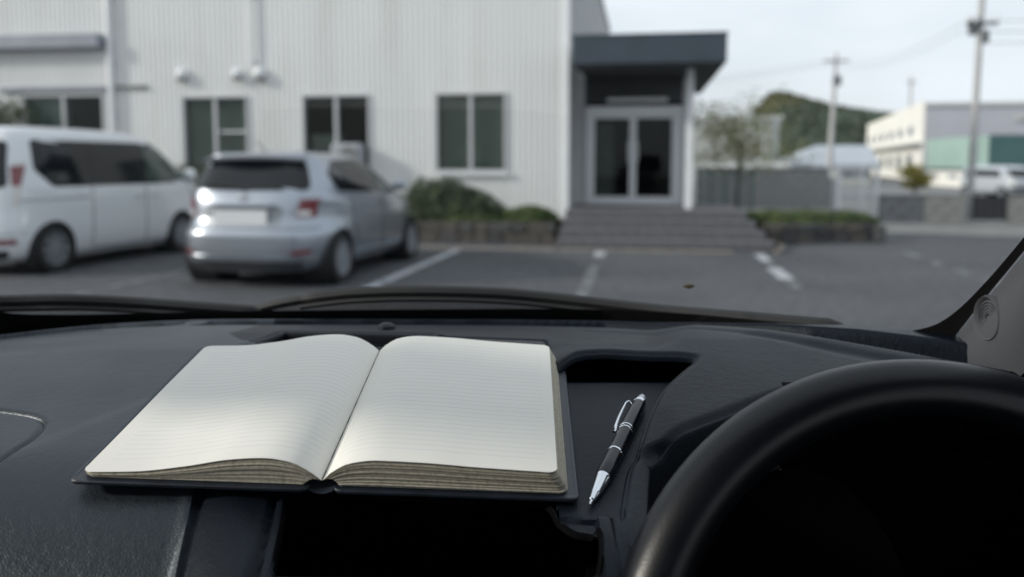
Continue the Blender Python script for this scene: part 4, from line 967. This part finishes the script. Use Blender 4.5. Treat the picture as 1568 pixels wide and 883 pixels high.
def sheet(ids, name, m, parent, skirt=.02):
    idx = -np.ones(GX.shape, int); vs = []; fs = []
    def vi(i, j):
        if idx[i, j] < 0: idx[i, j] = len(vs); vs.append((GX[i, j], GY[i, j], GZ[i, j]))
        return idx[i, j]
    K = np.isin(cid, ids); I, J = np.nonzero(K)
    for i, j in zip(I, J):
        fs.append((vi(i, j), vi(i + 1, j), vi(i + 1, j + 1), vi(i, j + 1)))
    low = {}; nfs = len(fs)
    def lo(i, j):
        k = (i, j)
        if k not in low: low[k] = len(vs); vs.append((GX[i, j], GY[i, j], GZ[i, j] - skirt))
        return low[k]
    for i, j in zip(I, J):
        for (di, dj, e) in ((-1, 0, ((0, 0), (0, 1))), (1, 0, ((1, 1), (1, 0))), (0, -1, ((1, 0), (0, 0))), (0, 1, ((0, 1), (1, 1)))):
            a_, b_ = i + di, j + dj
            if a_ < 0 or b_ < 0 or a_ >= nx_ or b_ >= ny_ or not K[a_, b_]:
                (p0, p1), (q0, q1) = e; fs.append((idx[i + p0, j + p1], idx[i + q0, j + q1], lo(i + q0, j + q1), lo(i + p0, j + p1)))
    me = bpy.data.meshes.new(name); me.from_pydata(vs, [], fs); me.materials.append(m); me.materials.append(M_shr)
    me.polygons.foreach_set('material_index', [0] * nfs + [1] * (len(fs) - nfs)); me.polygons.foreach_set('use_smooth', [True] * len(me.polygons)); me.set_sharp_from_angle(angle=radians(50)); me.update()
    o = bpy.data.objects.new(name, me); COL.objects.link(o); o.parent = parent; return o
dash = sheet([0], 'dashboard', M_dash, own, .002)
def rimwall(P, name, m, dep=.018):
    P = [np.array(q, float) for q in P]; Q = []
    for a_, b_ in zip(P, P[1:] + P[:1]):
        n_ = max(1, int(np.linalg.norm(b_ - a_) / .003)); Q += [a_ + (b_ - a_) * k / n_ for k in range(n_)]
    Q = np.array(Q); nx = np.roll(Q, -1, 0) - np.roll(Q, 1, 0); ar = (Q[:, 0] * np.roll(Q[:, 1], -1) - np.roll(Q[:, 0], -1) * Q[:, 1]).sum()
    N = np.stack([-nx[:, 1], nx[:, 0]], 1); N /= np.linalg.norm(N, axis=1)[:, None] + 1e-9; N *= 1 if ar > 0 else -1
    for _ in range(3): N = (np.roll(N, 1, 0) + N + np.roll(N, -1, 0)); N /= np.linalg.norm(N, axis=1)[:, None] + 1e-9
    C = Q - N * .0012; z = dash_h(C[:, 0], C[:, 1]) + H; z = (np.roll(z, 1) + z + np.roll(z, -1)) / 3; g = MB(); n_ = len(Q)
    for ins_, dz in ((-.0012, .0002), (.0002, 0), (.0012, -.0010), (.0018, -.003), (.0018, -dep)):
        g.v += [(float(q[0]), float(q[1]), float(zz + dz)) for q, zz in zip(Q + N * ins_, z)]
    for r_ in range(4): g.f += [(r_ * n_ + k, r_ * n_ + (k + 1) % n_, (r_ + 1) * n_ + (k + 1) % n_, (r_ + 1) * n_ + k) for k in range(n_)]
    return g.build(name, m, dash, 60)
rimwall(P_tray, 'tray_rim', M_dash, .0045); rimwall(P_bin, 'bin_rim', M_void, .003); rimwall(P_vent, 'grille_rim', M_dashs); rimwall([q for q in P_void], 'hood_edge', M_dash, .03)
sheet([3], 'passenger_pad', M_dashlit, dash, .012); sheet([2], 'airbag_cover', M_dashlit, dash, .012); sheet([1], 'sensor_cover', M_dashs, dash, .008)
def B3(name, m, parent, fn, smooth=False):
    g = MB(); fn(g); return g.build(name, m, parent, smooth)
# pen tray floor runs on under the arch
yd = D(950, 578)[1]
fx, fy = np.meshgrid(np.arange(-.10, .215, .003), np.arange(.44, .81, .003), indexing='ij'); sf, _, _ = sdist(P_tray, fx, fy)
sv, _, _ = sdist(P_void, fx, fy); sb, _, _ = sdist(P_bin, fx, fy)
Kf = ((sf > np.where(fy < .53, -.005, -.02)) & (sv < -.002) & ((sb < -.003) | (sf > 0)) & (fx < .14)) | ((fy > .60) & (sf > -.09) & (fy < .80))
fz = H - .304 + .18 * fy - .024 * sm(yd, yd + .012, fy) * (fx > -.0) - .005 * sm(-.001, -.004, sf)
g = MB(); idf = {}
Kc = Kf[:-1, :-1] | Kf[1:, :-1] | Kf[:-1, 1:] | Kf[1:, 1:]
for i, j in zip(*np.nonzero(Kc)):
    q = []
    for a_, b_ in ((i, j), (i + 1, j), (i + 1, j + 1), (i, j + 1)):
        if (a_, b_) not in idf: idf[(a_, b_)] = len(g.v); g.v.append((float(fx[a_, b_]), float(fy[a_, b_]), float(fz[a_, b_])))
        q.append(idf[(a_, b_)])
    g.f.append(tuple(q))
g.build('pen_tray', M_dash, own, True)
B3('tray_recess', M_void, dash, lambda g: (g.box(-.10, .22, .80, .81, H - .26, H - .172), g.box(.21, .22, .60, .80, H - .26, H - .17)))
# open bin in front of the notebook
B3('bin', M_void, dash, lambda g: (g.box(-.19, .07, .40, .66, H - .34, H - .33), g.box(-.19, .07, .60, .61, H - .33, H - .197), g.box(-.185, -.18, .42, .60, H - .33, H - .24), g.box(.062, .067, .42, .60, H - .33, H - .24), g.box(-.19, .07, .43, .435, H - .33, H - .27)))
# defroster grille
vent_o = B3('defroster_grille', M_void, dash, lambda g: g.box(-.33, -.06, .745, .86, H - .215, H - .21))
for k in range(7):
    y = .758 + k * .0125; x0 = -.30 + (y - .75) * .55
    B3('slat', M_dashs, vent_o, lambda g: g.box(x0 - .01, -.068, y, y + .0022, H - .188, H - .1722, rz=0))
for k in range(9):
    x = -.285 + k * .026; B3('divider', M_dashs, vent_o, lambda g: g.box(x, x + .002, .76, .842, H - .186, H - .176))
s0 = D(592, 503); B3('light_sensor', M_dashs, dash, lambda g: g.lathe([(.009, 0), (.0085, .003), (.005, .0055), (.001, .006)], (s0[0], s0[1], H - .166), 'Z', 20), True)
# column shroud and dark structure under the hood
B3('hood_underside', M_void, dash, lambda g: (g.box(.06, .60, .80, .81, .70, H - .19), g.box(-.80, .60, .44, .45, .55, H - .36), g.box(.05, .062, .38, .80, .8, H - .27), g.box(-.80, .60, .45, .97, .55, .56)))
def face(u, v):
    x = -.80 + .865 * u; y = .37 - .10 * v ** .8 * .5; return (x, y, H - .27 - .40 * v)
def shr(u, v):
    a = pi * (.52 + .48 * u); e = v
    return (.192 + .098 * cos(a), .66 - .10 * e, H - .365 + .165 * sin(a) * (1 - .06 * e))
B3('instrument_shroud', M_shr, dash, lambda g: g.grid(shr, 40, 8), True)
B3('instrument_panel', M_void, dash, lambda g: g.grid(lambda u, v: (.192 + .097 * v * cos(pi * u), .565, H - .365 + .154 * v * sin(pi * u)), 40, 4))
B3('lower_panel', M_void, own, lambda g: g.box(.07, .50, .52, .56, .60, H - .33))
xl, xr_ = -.80, .058
B3('console_front', M_dashs, dash, lambda g: g.grid(lambda u, v: (xl + (xr_ - xl) * u, .375 - .02 * sin(pi * v), H - .318 - .45 * v), 12, 8), True)
# steering wheel
SC = Vector((.238, .415, H - .292)); TA = radians(24); RW = .1725; rw = .0182
sw = bpy.data.objects.new('steering_wheel', None); COL.objects.link(sw); sw.parent = own; sw.location = SC; sw.rotation_euler = (-TA, 0, 0)
def tor(u, v):
    a = 2 * pi * u; b = 2 * pi * v; k = rw * (1 + .05 * cos(3 * b)); r = RW + k * cos(b)
    return (r * cos(a), k * 1.05 * sin(b), r * sin(a))
B3('rim', M_leather, sw, lambda g: g.grid(tor, 120, 24), True)
B3('stitching', M_void, sw, lambda g: g.tube([((RW - rw - .0004) * cos(a), 0, (RW - rw - .0004) * sin(a)) for a in np.linspace(0, 2 * pi, 90)], .0009, 5))
for a in (radians(205), radians(335)): B3('seam', M_void, sw, lambda g: g.tube([((RW + (rw * 1.015) * cos(b)) * cos(a), rw * 1.07 * sin(b), (RW + (rw * 1.03) * cos(b)) * sin(a)) for b in np.linspace(0, 2 * pi, 40)], .0006, 5))
def hub(u, v):
    a = 2 * pi * u; e = v; r = .072 * (1 - .0 * e); return (r * sin(e * pi / 2) * cos(a) * 1.1, .0 - .034 * cos(e * pi / 2) + .02, r * sin(e * pi / 2) * sin(a) * .95 - .01)
B3('hub', M_void, sw, lambda g: g.grid(hub, 32, 8), True)
for a in (radians(8), radians(172), radians(270)):
    def spk(g):
        g.tube([(.05 * cos(a), .01, .05 * sin(a)), (.11 * cos(a), .006, .11 * sin(a)), ((RW - .004) * cos(a), 0, (RW - .004) * sin(a))], [.03, .018, .015], 12, flat=.5)
    B3('spoke', M_void, sw, spk, True)
B3('steering_column', M_void, own, lambda g: g.tube([SC + Vector((0, .02, -.01)), SC + Vector((0, .20, -.10))], [.055, .07], 20), True)

# windscreen, black band, wipers, cowl, bonnet
def GL(x, h, off=0.0): y = float(Yg(x)); return (x, y - 1.1 * h + off * .67, H + float(base(y)) - .004 + h + off * .74)
B3('windscreen', M_shield, own, lambda g: g.grid(lambda u, v: GL(-.62 + 1.02 * u, -.02 + .48 * v), 60, 12), True)
inn = catmull([(-.62, .46), (-.60, .2), (-.59, .06), (-.57, .024), (-.5, .014), (-.3, .018), (0, .0215), (.1, .021), (.2, .018), (.28, .012), (.33, .012), (.358, .014), (.376, .022), (.385, .036), (.390, .065), (.392, .12), (.392, .25), (.392, .45)], 8)
out = catmull([(-.66, .46), (-.66, .2), (-.65, .0), (-.60, -.02), (-.5, -.02), (-.3, -.02), (0, -.02), (.1, -.02), (.2, -.02), (.28, -.02), (.34, -.02), (.385, -.02), (.398, -.01), (.398, .055), (.398, .11), (.398, .25), (.398, .45)], 8)
B3('windscreen_band', M_frit, own, lambda g: g.grid(lambda u, v: GL(*(np.array(inn[round(u * (len(inn) - 1))]) * (1 - v) + np.array(out[round(u * (len(out) - 1))]) * v), -.002), len(inn) - 1, 2))
def G(px, py, off=.02):
    x, y, z = ray(px, py); xo = x / y * .95
    for _ in range(6):
        yb = float(Yg(min(xo, .42))); zb = float(base(yb)) - .004; yy = ((yb + off) / 1.1 + zb) / (z / y + 1 / 1.1); xo = x / y * yy
    return Vector((x / y * yy, yy, H + z / y * yy))
def wiper(blade, arm, piv, label):
    b_ = [G(a, c, .02) for a, c in blade]; o = MB(); w = [Vector(p) for p in catmull(b_, 5)]
    o.tube(w, [.003] + [.0075] * (len(w) - 2) + [.003], 8, flat=.9); wo2 = o.build('wiper', M_black, own, True); wo2['label'] = label
    B3('rubber_blade', M_black, wo2, lambda g: g.tube([p + Vector((0, -.006, -.008)) for p in w], .003, 5))
    B3('wiper_arm', M_black, wo2, lambda g: g.tube([Vector(p) for p in catmull([G(a, c, .035) for a, c in arm], 4)], .0085, 8, flat=.7), True)
    B3('pivot_cap', M_black, wo2, lambda g: g.tube([G(*piv, .05) + Vector((0, 0, -.02)), G(*piv, .05) + Vector((0, 0, .004))], [.02, .014], 14), True)
wiper([(462, 458), (540, 449), (640, 446), (760, 449), (860, 458), (1000, 474), (1150, 487), (1290, 499)], [(392, 474), (440, 462), (520, 452), (640, 450), (780, 456), (866, 462)], (395, 478), 'wiper lying across the middle of the windscreen foot')
wiper([(-160, 464), (0, 461), (100, 459), (200, 463), (300, 470), (400, 477)], [(-120, 474), (0, 470), (120, 468), (230, 472)], (-140, 478), 'wiper lying at the left of the windscreen foot')
ctop = [(-300, 470), (0, 465), (150, 464), (300, 471), (400, 470), (480, 455), (560, 448), (660, 446), (780, 449), (870, 458), (1000, 474), (1150, 489), (1300, 503), (1420, 520)]
def cowl(u, v):
    px = -300 + 1720 * u; py = np.interp(px, [a for a, b in ctop], [b for a, b in ctop]); y1 = 1.04; x, y, z = ray(px, py); p1 = Vector((x / y * y1, y1, H + z / y * y1))
    yb = float(Yg(min(max(p1.x, -.7), .43))); p0 = Vector((p1.x * .985, yb + .025, H - .215)); q = p0.lerp(p1, min(1, v * 1.25)); 
    if v > .8: q = p1 + Vector((0, .05 * (v - .8) / .2, -.05 * (v - .8) / .2))
    return tuple(q)
B3('cowl', mat('cowl_plastic', (.006, .007, .009), .5, bump=(60, .5, .004), noise=(25, .3)), own, lambda g: g.grid(cowl, 80, 10), True)
M_bonnet = mat('bonnet_paint', (.05, .055, .06), .3, coat=.6)
B3('bonnet', M_bonnet, own, lambda g: g.grid(lambda u, v: (-.08 + (u - .5) * 1.36, 1.10 + .55 * v, H - .25 - .10 * v - .25 * v ** 3 - .10 * (2 * abs(u - .5)) ** 3), 24, 14), True)
B3('front_bumper', M_bonnet, own, lambda g: g.box(-.76, .60, 1.5, 1.68, .25, .92, b=.06))
B3('under_bonnet', M_void, own, lambda g: g.box(-.72, .56, 1.02, 1.5, .3, .98))
sp0 = G(1055, 438, -.002); B3('dirt_speck', mat('dead_leaf', (.06, .045, .02), .8), own, lambda g: g.tube([sp0 + Vector((-.0055, 0, 0)), sp0, sp0 + Vector((.0055, 0, .0005))], [.001, .0030, .001], 8, flat=.9), True)
# pillars
def pil(sgn, xe, m=M_pillar):
    def fn(u, v):
        h = -.045 + .52 * v; x, y, z = GL(.398 if sgn > 0 else -.64, h); y = y - .105 * u * (1 + .0 * v); xx = .401 + .010 * sin(pi * u) * -1 + .004 * u
        if sgn < 0: xx = -.225 - xx
        return (xx, y - .002, z)
    return B3('pillar_trim', m, own, lambda g: g.grid(fn, 10, 24), True)
pr_ = pil(1, 0); pl_ = pil(-1, 0)
tw = None
x_, y_, z_ = ray(1515, 487); yt = .3955 / (x_ / y_); c_ = Vector((.3955, yt, H + z_ / y_ * yt))
B3('tweeter', M_pillar, pr_, lambda g: g.lathe([(.0195, .006), (.0195, -.001), (.0180, -.0035), (.0165, -.002), (.0155, .0005), (.0150, -.0005), (.004, -.0012), (.0035, .001), (.0005, .001)], c_, 'X', 40), True)
for k in range(5): B3('speaker_ring', M_dashs, pr_, lambda g: g.tube([c_ + Vector((-.0012, (.003 + .0025 * k) * cos(a), (.003 + .0025 * k) * sin(a))) for a in np.linspace(0, 2 * pi, 28)], .0003, 4))
for sgn in (1, -1):
    X = (lambda x: x) if sgn > 0 else (lambda x: -.19 - x)
    def fr_(g):
        g.grid(lambda u, v: (X(.405 + .09 * u), GL(.398 if sgn > 0 else -.64, -.10 + .575 * v)[1] - .107 - .05 * u, GL(.398, -.10 + .575 * v)[2]), 4, 16)
    B3('door_seal', M_void, own, fr_, True)
    B3('door', M_dashs, own, lambda g: (g.grid(lambda u, v: (X(.50 + .02 * sin(pi * v)), .80 - 1.6 * u, .40 + .70 * v), 10, 8), g.box(X(.48), X(.545), -.8, .72, 1.07, 1.10)), True)
    B3('door_skin', M_bonnet, own, lambda g: g.grid(lambda u, v: (X(.58 + .03 * sin(pi * v)), .95 - 2.5 * u, .30 + .78 * v), 20, 8), True)
    B3('side_glass', M_shield, own, lambda g: g.grid(lambda u, v: (X(.54 - .05 * v), .66 - .35 * v - (1.39 - .35 * v) * u, 1.09 + .56 * v), 6, 6))
    B3('rear_side_glass', M_dimglass, own, lambda g: g.grid(lambda u, v: (X(.54 - .05 * v), -.74 - .80 * u, 1.09 + .56 * v), 6, 6))
    B3('pillar', M_headl, own, lambda g: g.tube([(X(.53), -.72, .5), (X(.53), -.74, 1.1), (X(.485), -.74, 1.62)], .045, 8))
    B3('roof_rail', M_headl, own, lambda g: g.tube([(X(.46), .36, 1.63), (X(.48), -.2, 1.645), (X(.48), -1.5, 1.63)], .035, 8), True)
    B3('seat', M_seat, own, lambda g: (g.box(X(.24) - .23, X(.24) + .23, -.46, -.36, .62, 1.16, b=.04), g.box(X(.24) - .23, X(.24) + .23, -.4, .10, .48, .62, b=.04)))
    B3('head_restraint', M_seat, own, lambda g: g.box(X(.24) - .12, X(.24) + .12, -.50, -.40, 1.20, 1.40, b=.04))
B3('roof', M_headl, own, lambda g: g.grid(lambda u, v: (-.095 + (u - .5) * 1.16, .385 - 1.95 * v - .04 * (2 * u - 1) ** 2, 1.632 + .05 * sin(pi * v) + .03 * (1 - (2 * u - 1) ** 2)), 16, 16), True)
B3('roof_skin', M_bonnet, own, lambda g: g.grid(lambda u, v: (-.095 + (u - .5) * 1.18, .40 - 2.0 * v - .04 * (2 * u - 1) ** 2, 1.665 + .05 * sin(pi * v) + .03 * (1 - (2 * u - 1) ** 2)), 16, 16), True)
B3('tailgate', M_dashs, own, lambda g: (g.box(-.66, .48, -1.58, -1.54, .35, 1.15), g.box(-.66, .48, -1.56, -1.52, 1.52, 1.66)))
B3('rear_glass', M_dimglass, own, lambda g: g.box(-.66, .48, -1.55, -1.545, 1.15, 1.52))
B3('cabin_floor', M_void, own, lambda g: g.box(-.66, .48, -1.55, .96, .33, .36))
B3('rear_view_mirror', M_void, own, lambda g: (g.box(-.20, .04, .30, .33, 1.545, 1.605, b=.012), g.tube([(-.08, .32, 1.60), (-.08, .37, 1.645)], .008, 8)))

# ------------------------------------------------------------------ notebook
S0 = Vector((-.1195, .5105, 0)); S0.z = H - .30 + .18 * S0.y + .0034
Rb = Matrix.Rotation(PSI, 4, 'Z') @ Matrix.Rotation(-.0193, 4, 'Z') @ Matrix.Rotation(.1714, 4, 'X') @ Matrix.Rotation(.0324, 4, 'Y') @ Matrix.Scale(1.022, 4)
nb = thing('notebook', (0, 0, 0), 'open dark covered notebook with blank ruled cream pages lying on the dashboard', 'notebook')
nb.matrix_world = Matrix.Translation(Matrix.Rotation(PSI, 3, 'Z') @ S0) @ Rb
M_cover = mat('cover_leather', (.014, .019, .030), .42, bump=(500, .5, .0005), noise=(80, .3))
M_page = mat('page_paper', (.80, .79, .745), .75, spec=.25)
t_ = M_page.node_tree; p_ = t_.nodes['Principled BSDF']
def mn_(op, a, b=None, clamp=False):
    n = t_.nodes.new('ShaderNodeMath'); n.operation = op; n.use_clamp = clamp
    for i, v in enumerate((a, b)):
        if v is None: continue
        if isinstance(v, (int, float)): n.inputs[i].default_value = v
        else: t_.links.new(v, n.inputs[i])
    return n.outputs[0]
tc_ = t_.nodes.new('ShaderNodeTexCoord'); sx = t_.nodes.new('ShaderNodeSeparateXYZ'); t_.links.new(tc_.outputs['Object'], sx.inputs[0])
ln = mn_('ABSOLUTE', mn_('SUBTRACT', mn_('FRACT', mn_('DIVIDE', sx.outputs[1], .0062)), .5)); ln = mn_('LESS_THAN', ln, .036)
ua = mn_('ABSOLUTE', sx.outputs[0]); ok = mn_('MULTIPLY', mn_('LESS_THAN', ua, .137), mn_('GREATER_THAN', ua, .006))
ok = mn_('MULTIPLY', ok, mn_('MULTIPLY', mn_('LESS_THAN', sx.outputs[1], .190), mn_('GREATER_THAN', sx.outputs[1], .011)))
nz = t_.nodes.new('ShaderNodeTexNoise'); nz.inputs['Scale'].default_value = 60; t_.links.new(tc_.outputs['Object'], nz.inputs[0])
fac = mn_('MULTIPLY', mn_('MULTIPLY', ln, ok), mn_('ADD', nz.outputs[0], .15, True))
n2_ = t_.nodes.new('ShaderNodeTexNoise'); n2_.inputs['Scale'].default_value = 22; n2_.inputs['Detail'].default_value = 5; t_.links.new(tc_.outputs['Object'], n2_.inputs[0])
m1 = t_.nodes.new('ShaderNodeMix'); m1.data_type = 'RGBA'; m1.inputs[6].default_value = (.83, .815, .755, 1); m1.inputs[7].default_value = (.785, .77, .715, 1); t_.links.new(n2_.outputs[0], m1.inputs[0])
m2 = t_.nodes.new('ShaderNodeMix'); m2.data_type = 'RGBA'; t_.links.new(fac, m2.inputs[0]); t_.links.new(m1.outputs[2], m2.inputs[6]); m2.inputs[7].default_value = (.50, .53, .58, 1)
t_.links.new(m2.outputs[2], p_.inputs['Base Color'])
b_ = t_.nodes.new('ShaderNodeBump'); b_.inputs['Strength'].default_value = .25; b_.inputs['Distance'].default_value = .0012; t_.links.new(n2_.outputs[0], b_.inputs['Height']); t_.links.new(b_.outputs[0], p_.inputs['Normal'])
M_edge = [mat('page_edge_%s' % n, c, .85, noise=(400, .18), second=((.36, .33, .27), 230, .52, .70)) for n, c in (('cream', (.54, .51, .43)), ('tan', (.44, .405, .32)), ('grey', (.49, .47, .41)))]
topL = ([0, .008, .020, .034, .055, .085, .115, .149], [.0060, .0122, .0175, .0190, .0172, .0112, .0068, .0052])
topR = ([0, .007, .018, .034, .060, .095, .125, .145], [.0060, .0125, .0180, .0200, .0196, .0178, .0168, .0162])
LV = .205
def prof(sg, a, f):
    xs_, ys_ = topL if sg < 0 else topR; top = float(pchip(xs_, ys_, np.array([a]))[0]); lo_ = .0034
    return lo_ + (top - lo_) * f
def slab(g, sg, f0, f1, a0, a1, v0, v1, r=.006, wav=0.0):
    A = list(np.linspace(a0, a1 - r, 30)) + [a1 - r + r * sin(t) for t in np.linspace(.15, pi / 2, 8)]
    nv = 8; vs = []; fs = []; n = len(A)
    for a in A:
        c = 0 if a <= a1 - r else r - sqrt(max(0, r * r - (a - (a1 - r)) ** 2))
        for j in range(nv + 1):
            v = v0 + c + (v1 - v0 - 2 * c) * j / nv
            w_ = .0002 + wav * (1 + sin(v * 38 + a * 20) * .5 + .5 * sin(v * 19 + 1)) * min(1, a / .03) if wav else 0
            for f in (f0, f1): vs.append((sg * a, v, prof(sg, a, f) + w_ * f))
    id_ = lambda i, j, k: (i * (nv + 1) + j) * 2 + k
    for i in range(n - 1):
        for j in range(nv): fs += [(id_(i, j, 1), id_(i + 1, j, 1), id_(i + 1, j + 1, 1), id_(i, j + 1, 1)), (id_(i, j, 0), id_(i, j + 1, 0), id_(i + 1, j + 1, 0), id_(i + 1, j, 0))]
        fs += [(id_(i, 0, 0), id_(i + 1, 0, 0), id_(i + 1, 0, 1), id_(i, 0, 1)), (id_(i, nv, 0), id_(i, nv, 1), id_(i + 1, nv, 1), id_(i + 1, nv, 0))]
    for j in range(nv): fs += [(id_(0, j, 0), id_(0, j, 1), id_(0, j + 1, 1), id_(0, j + 1, 0)), (id_(n - 1, j, 0), id_(n - 1, j + 1, 0), id_(n - 1, j + 1, 1), id_(n - 1, j, 1))]
    g.add(vs, fs)
for sg in (-1, 1):
    NL = 42 if sg > 0 else 32
    for mi in range(3):
        g = MB()
        for k in range(NL):
            if (k * 7 // 3) % 3 != mi: continue
            f0, f1 = k / NL, (k + .93) / NL; f = (k + .5) / NL; a1 = (.1515 - .0075 * f) if sg > 0 else (.1465 + .0015 * f)
            slab(g, sg, f0, f1, .011 * (1 - f) + .0006, a1 + random.gauss(0, .00045), random.gauss(0, .00035) + (.0006 if k % 7 == 3 else 0), LV + random.gauss(0, .0004), wav=.0)
        tag(g.build('page_block', M_edge[mi], nb, 40), kind='stuff')
    g = MB(); slab(g, sg, 1.0, 1.022, .0004, (.1442 if sg > 0 else .1486), -.0002, LV + .0004, wav=.0006); g.build('page', M_page, nb, 40)
def cov(g, a, b, w0=0.0, w1=.0028, r=.006):
    P = roundpoly([(a, -.0045), (b, -.0045), (b, LV + .0045), (a, LV + .0045)], r, 6); n = len(P); c = .0007
    cx = np.mean(P, 0); vs = []
    for s_, w_ in ((.994, w0), (1, w0 + c), (1, w1 - c), (.994, w1)): vs += [tuple(cx + (np.array(q) - cx) * s_) + (w_,) for q in P]
    fs = [tuple(range(n))[::-1], tuple(range(3 * n, 4 * n))] + [(l * n + k, l * n + (k + 1) % n, (l + 1) * n + (k + 1) % n, (l + 1) * n + k) for l in range(3) for k in range(n)]
    g.add(vs, fs)
B3('cover', M_cover, nb, lambda g: cov(g, -.1555, -.007), 30); B3('cover', M_cover, nb, lambda g: cov(g, .007, .158), 30)
B3('spine', M_cover, nb, lambda g: g.grid(lambda u, v: (-.0075 + .015 * u, -.0045 + (LV + .009) * v, .0022 - .0022 * sin(pi * u)), 8, 2), True)
B3('binding_thread', mat('thread', (.25, .22, .18), .8), nb, lambda g: [g.tube([(0, .012 + k * .024, .0066), (0, .026 + k * .024, .0066)], .00035, 5) for k in range(8)])
tag(nb.children[-1], kind='stuff')
g = MB()
for k in range(64): g.box(.1555, .1559, .002 + k * .0032, .004 + k * .0032, .0026, .0031)
for k in range(64): g.box(-.1535, -.1531, .002 + k * .0032, .004 + k * .0032, .0026, .0031)
tag(g.build('stitch', mat('blue_stitch', (.10, .14, .20), .6), nb), kind='stuff')

# ------------------------------------------------------------------ pen
def floorpt(px, py, dz): x, y, z = ray(px, py); s_ = z / y; yy = (-.304 + dz) / (s_ - .18); return Vector((x / y * yy, yy, H + s_ * yy))
T0 = floorpt(903, 772, .0035); T1 = floorpt(984, 607, .0058); dr = (T1 - T0); PLn = dr.length; dr.normalize()
Zc = (Vector((0, -.18, 1)) - dr * Vector((0, -.18, 1)).dot(dr)).normalized(); Yc = Zc.cross(dr)
Mp = Matrix.Rotation(PSI, 4, 'Z') @ Matrix.Translation(T0) @ Matrix(((dr.x, Yc.x, Zc.x, 0), (dr.y, Yc.y, Zc.y, 0), (dr.z, Yc.z, Zc.z, 0), (0, 0, 0, 1)))
pen = thing('pen', (0, 0, 0), 'black and silver click ballpoint pen lying right of the notebook', 'pen'); pen.matrix_world = Mp
k_ = PLn / .145
M_chrome = mat('chrome', (.75, .78, .82), .16, metal=1); M_pblack = mat('pen_black', (.006, .007, .012), .2, spec=.4); M_clear = mat('clear_plastic', (.55, .60, .66), .12, coat=.5)
def PL(name, m, pr, n=32): return B3(name, m, pen, lambda g: g.lathe([(r, h * k_) for r, h in pr], (0, 0, 0), 'X', n), 30)
PL('writing_tip', M_chrome, [(.0004, 0), (.0009, .0015), (.0011, .004)])
PL('cone', M_chrome, [(.0012, .004), (.0019, .0045), (.0027, .011), (.0030, .0115), (.0031, .0125), (.0046, .028), (.0049, .0285), (.0050, .030)])
PL('lower_barrel', M_pblack, [(.0050, .030), (.0054, .031), (.0056, .045), (.0055, .0585)])
PL('ring', M_chrome, [(.0055, .0585), (.0058, .0588), (.0058, .0602), (.0055, .0605)])
PL('upper_barrel', M_pblack, [(.0055, .0605), (.0056, .075), (.0056, .088)])
PL('ring', M_chrome, [(.0056, .088), (.0059, .0883), (.0059, .0895), (.0056, .090)])
PL('ring', M_chrome, [(.0056, .0915), (.0059, .0918), (.0059, .0928), (.0056, .093)])
PL('cap', M_pblack, [(.0056, .090), (.0056, .110), (.0053, .128), (.0047, .132)])
PL('collar', M_chrome, [(.0047, .132), (.0050, .1325), (.0049, .135), (.0040, .136)])
PL('button', M_clear, [(.0034, .136), (.0033, .142), (.0025, .1445), (.0005, .145)])
def clip(g):
    a = radians(150); dy, dz = cos(a), sin(a); pts = [(.126, .0050), (.127, .0078), (.122, .0092), (.112, .0092), (.100, .0088), (.088, .0078), (.083, .0066), (.081, .0074)]
    g.tube([(x * k_, -r * dy, r * dz) for x, r in [(x, r) for x, r in pts]], .0011, 8, flat=1)
B3('clip', M_chrome, pen, clip, True)
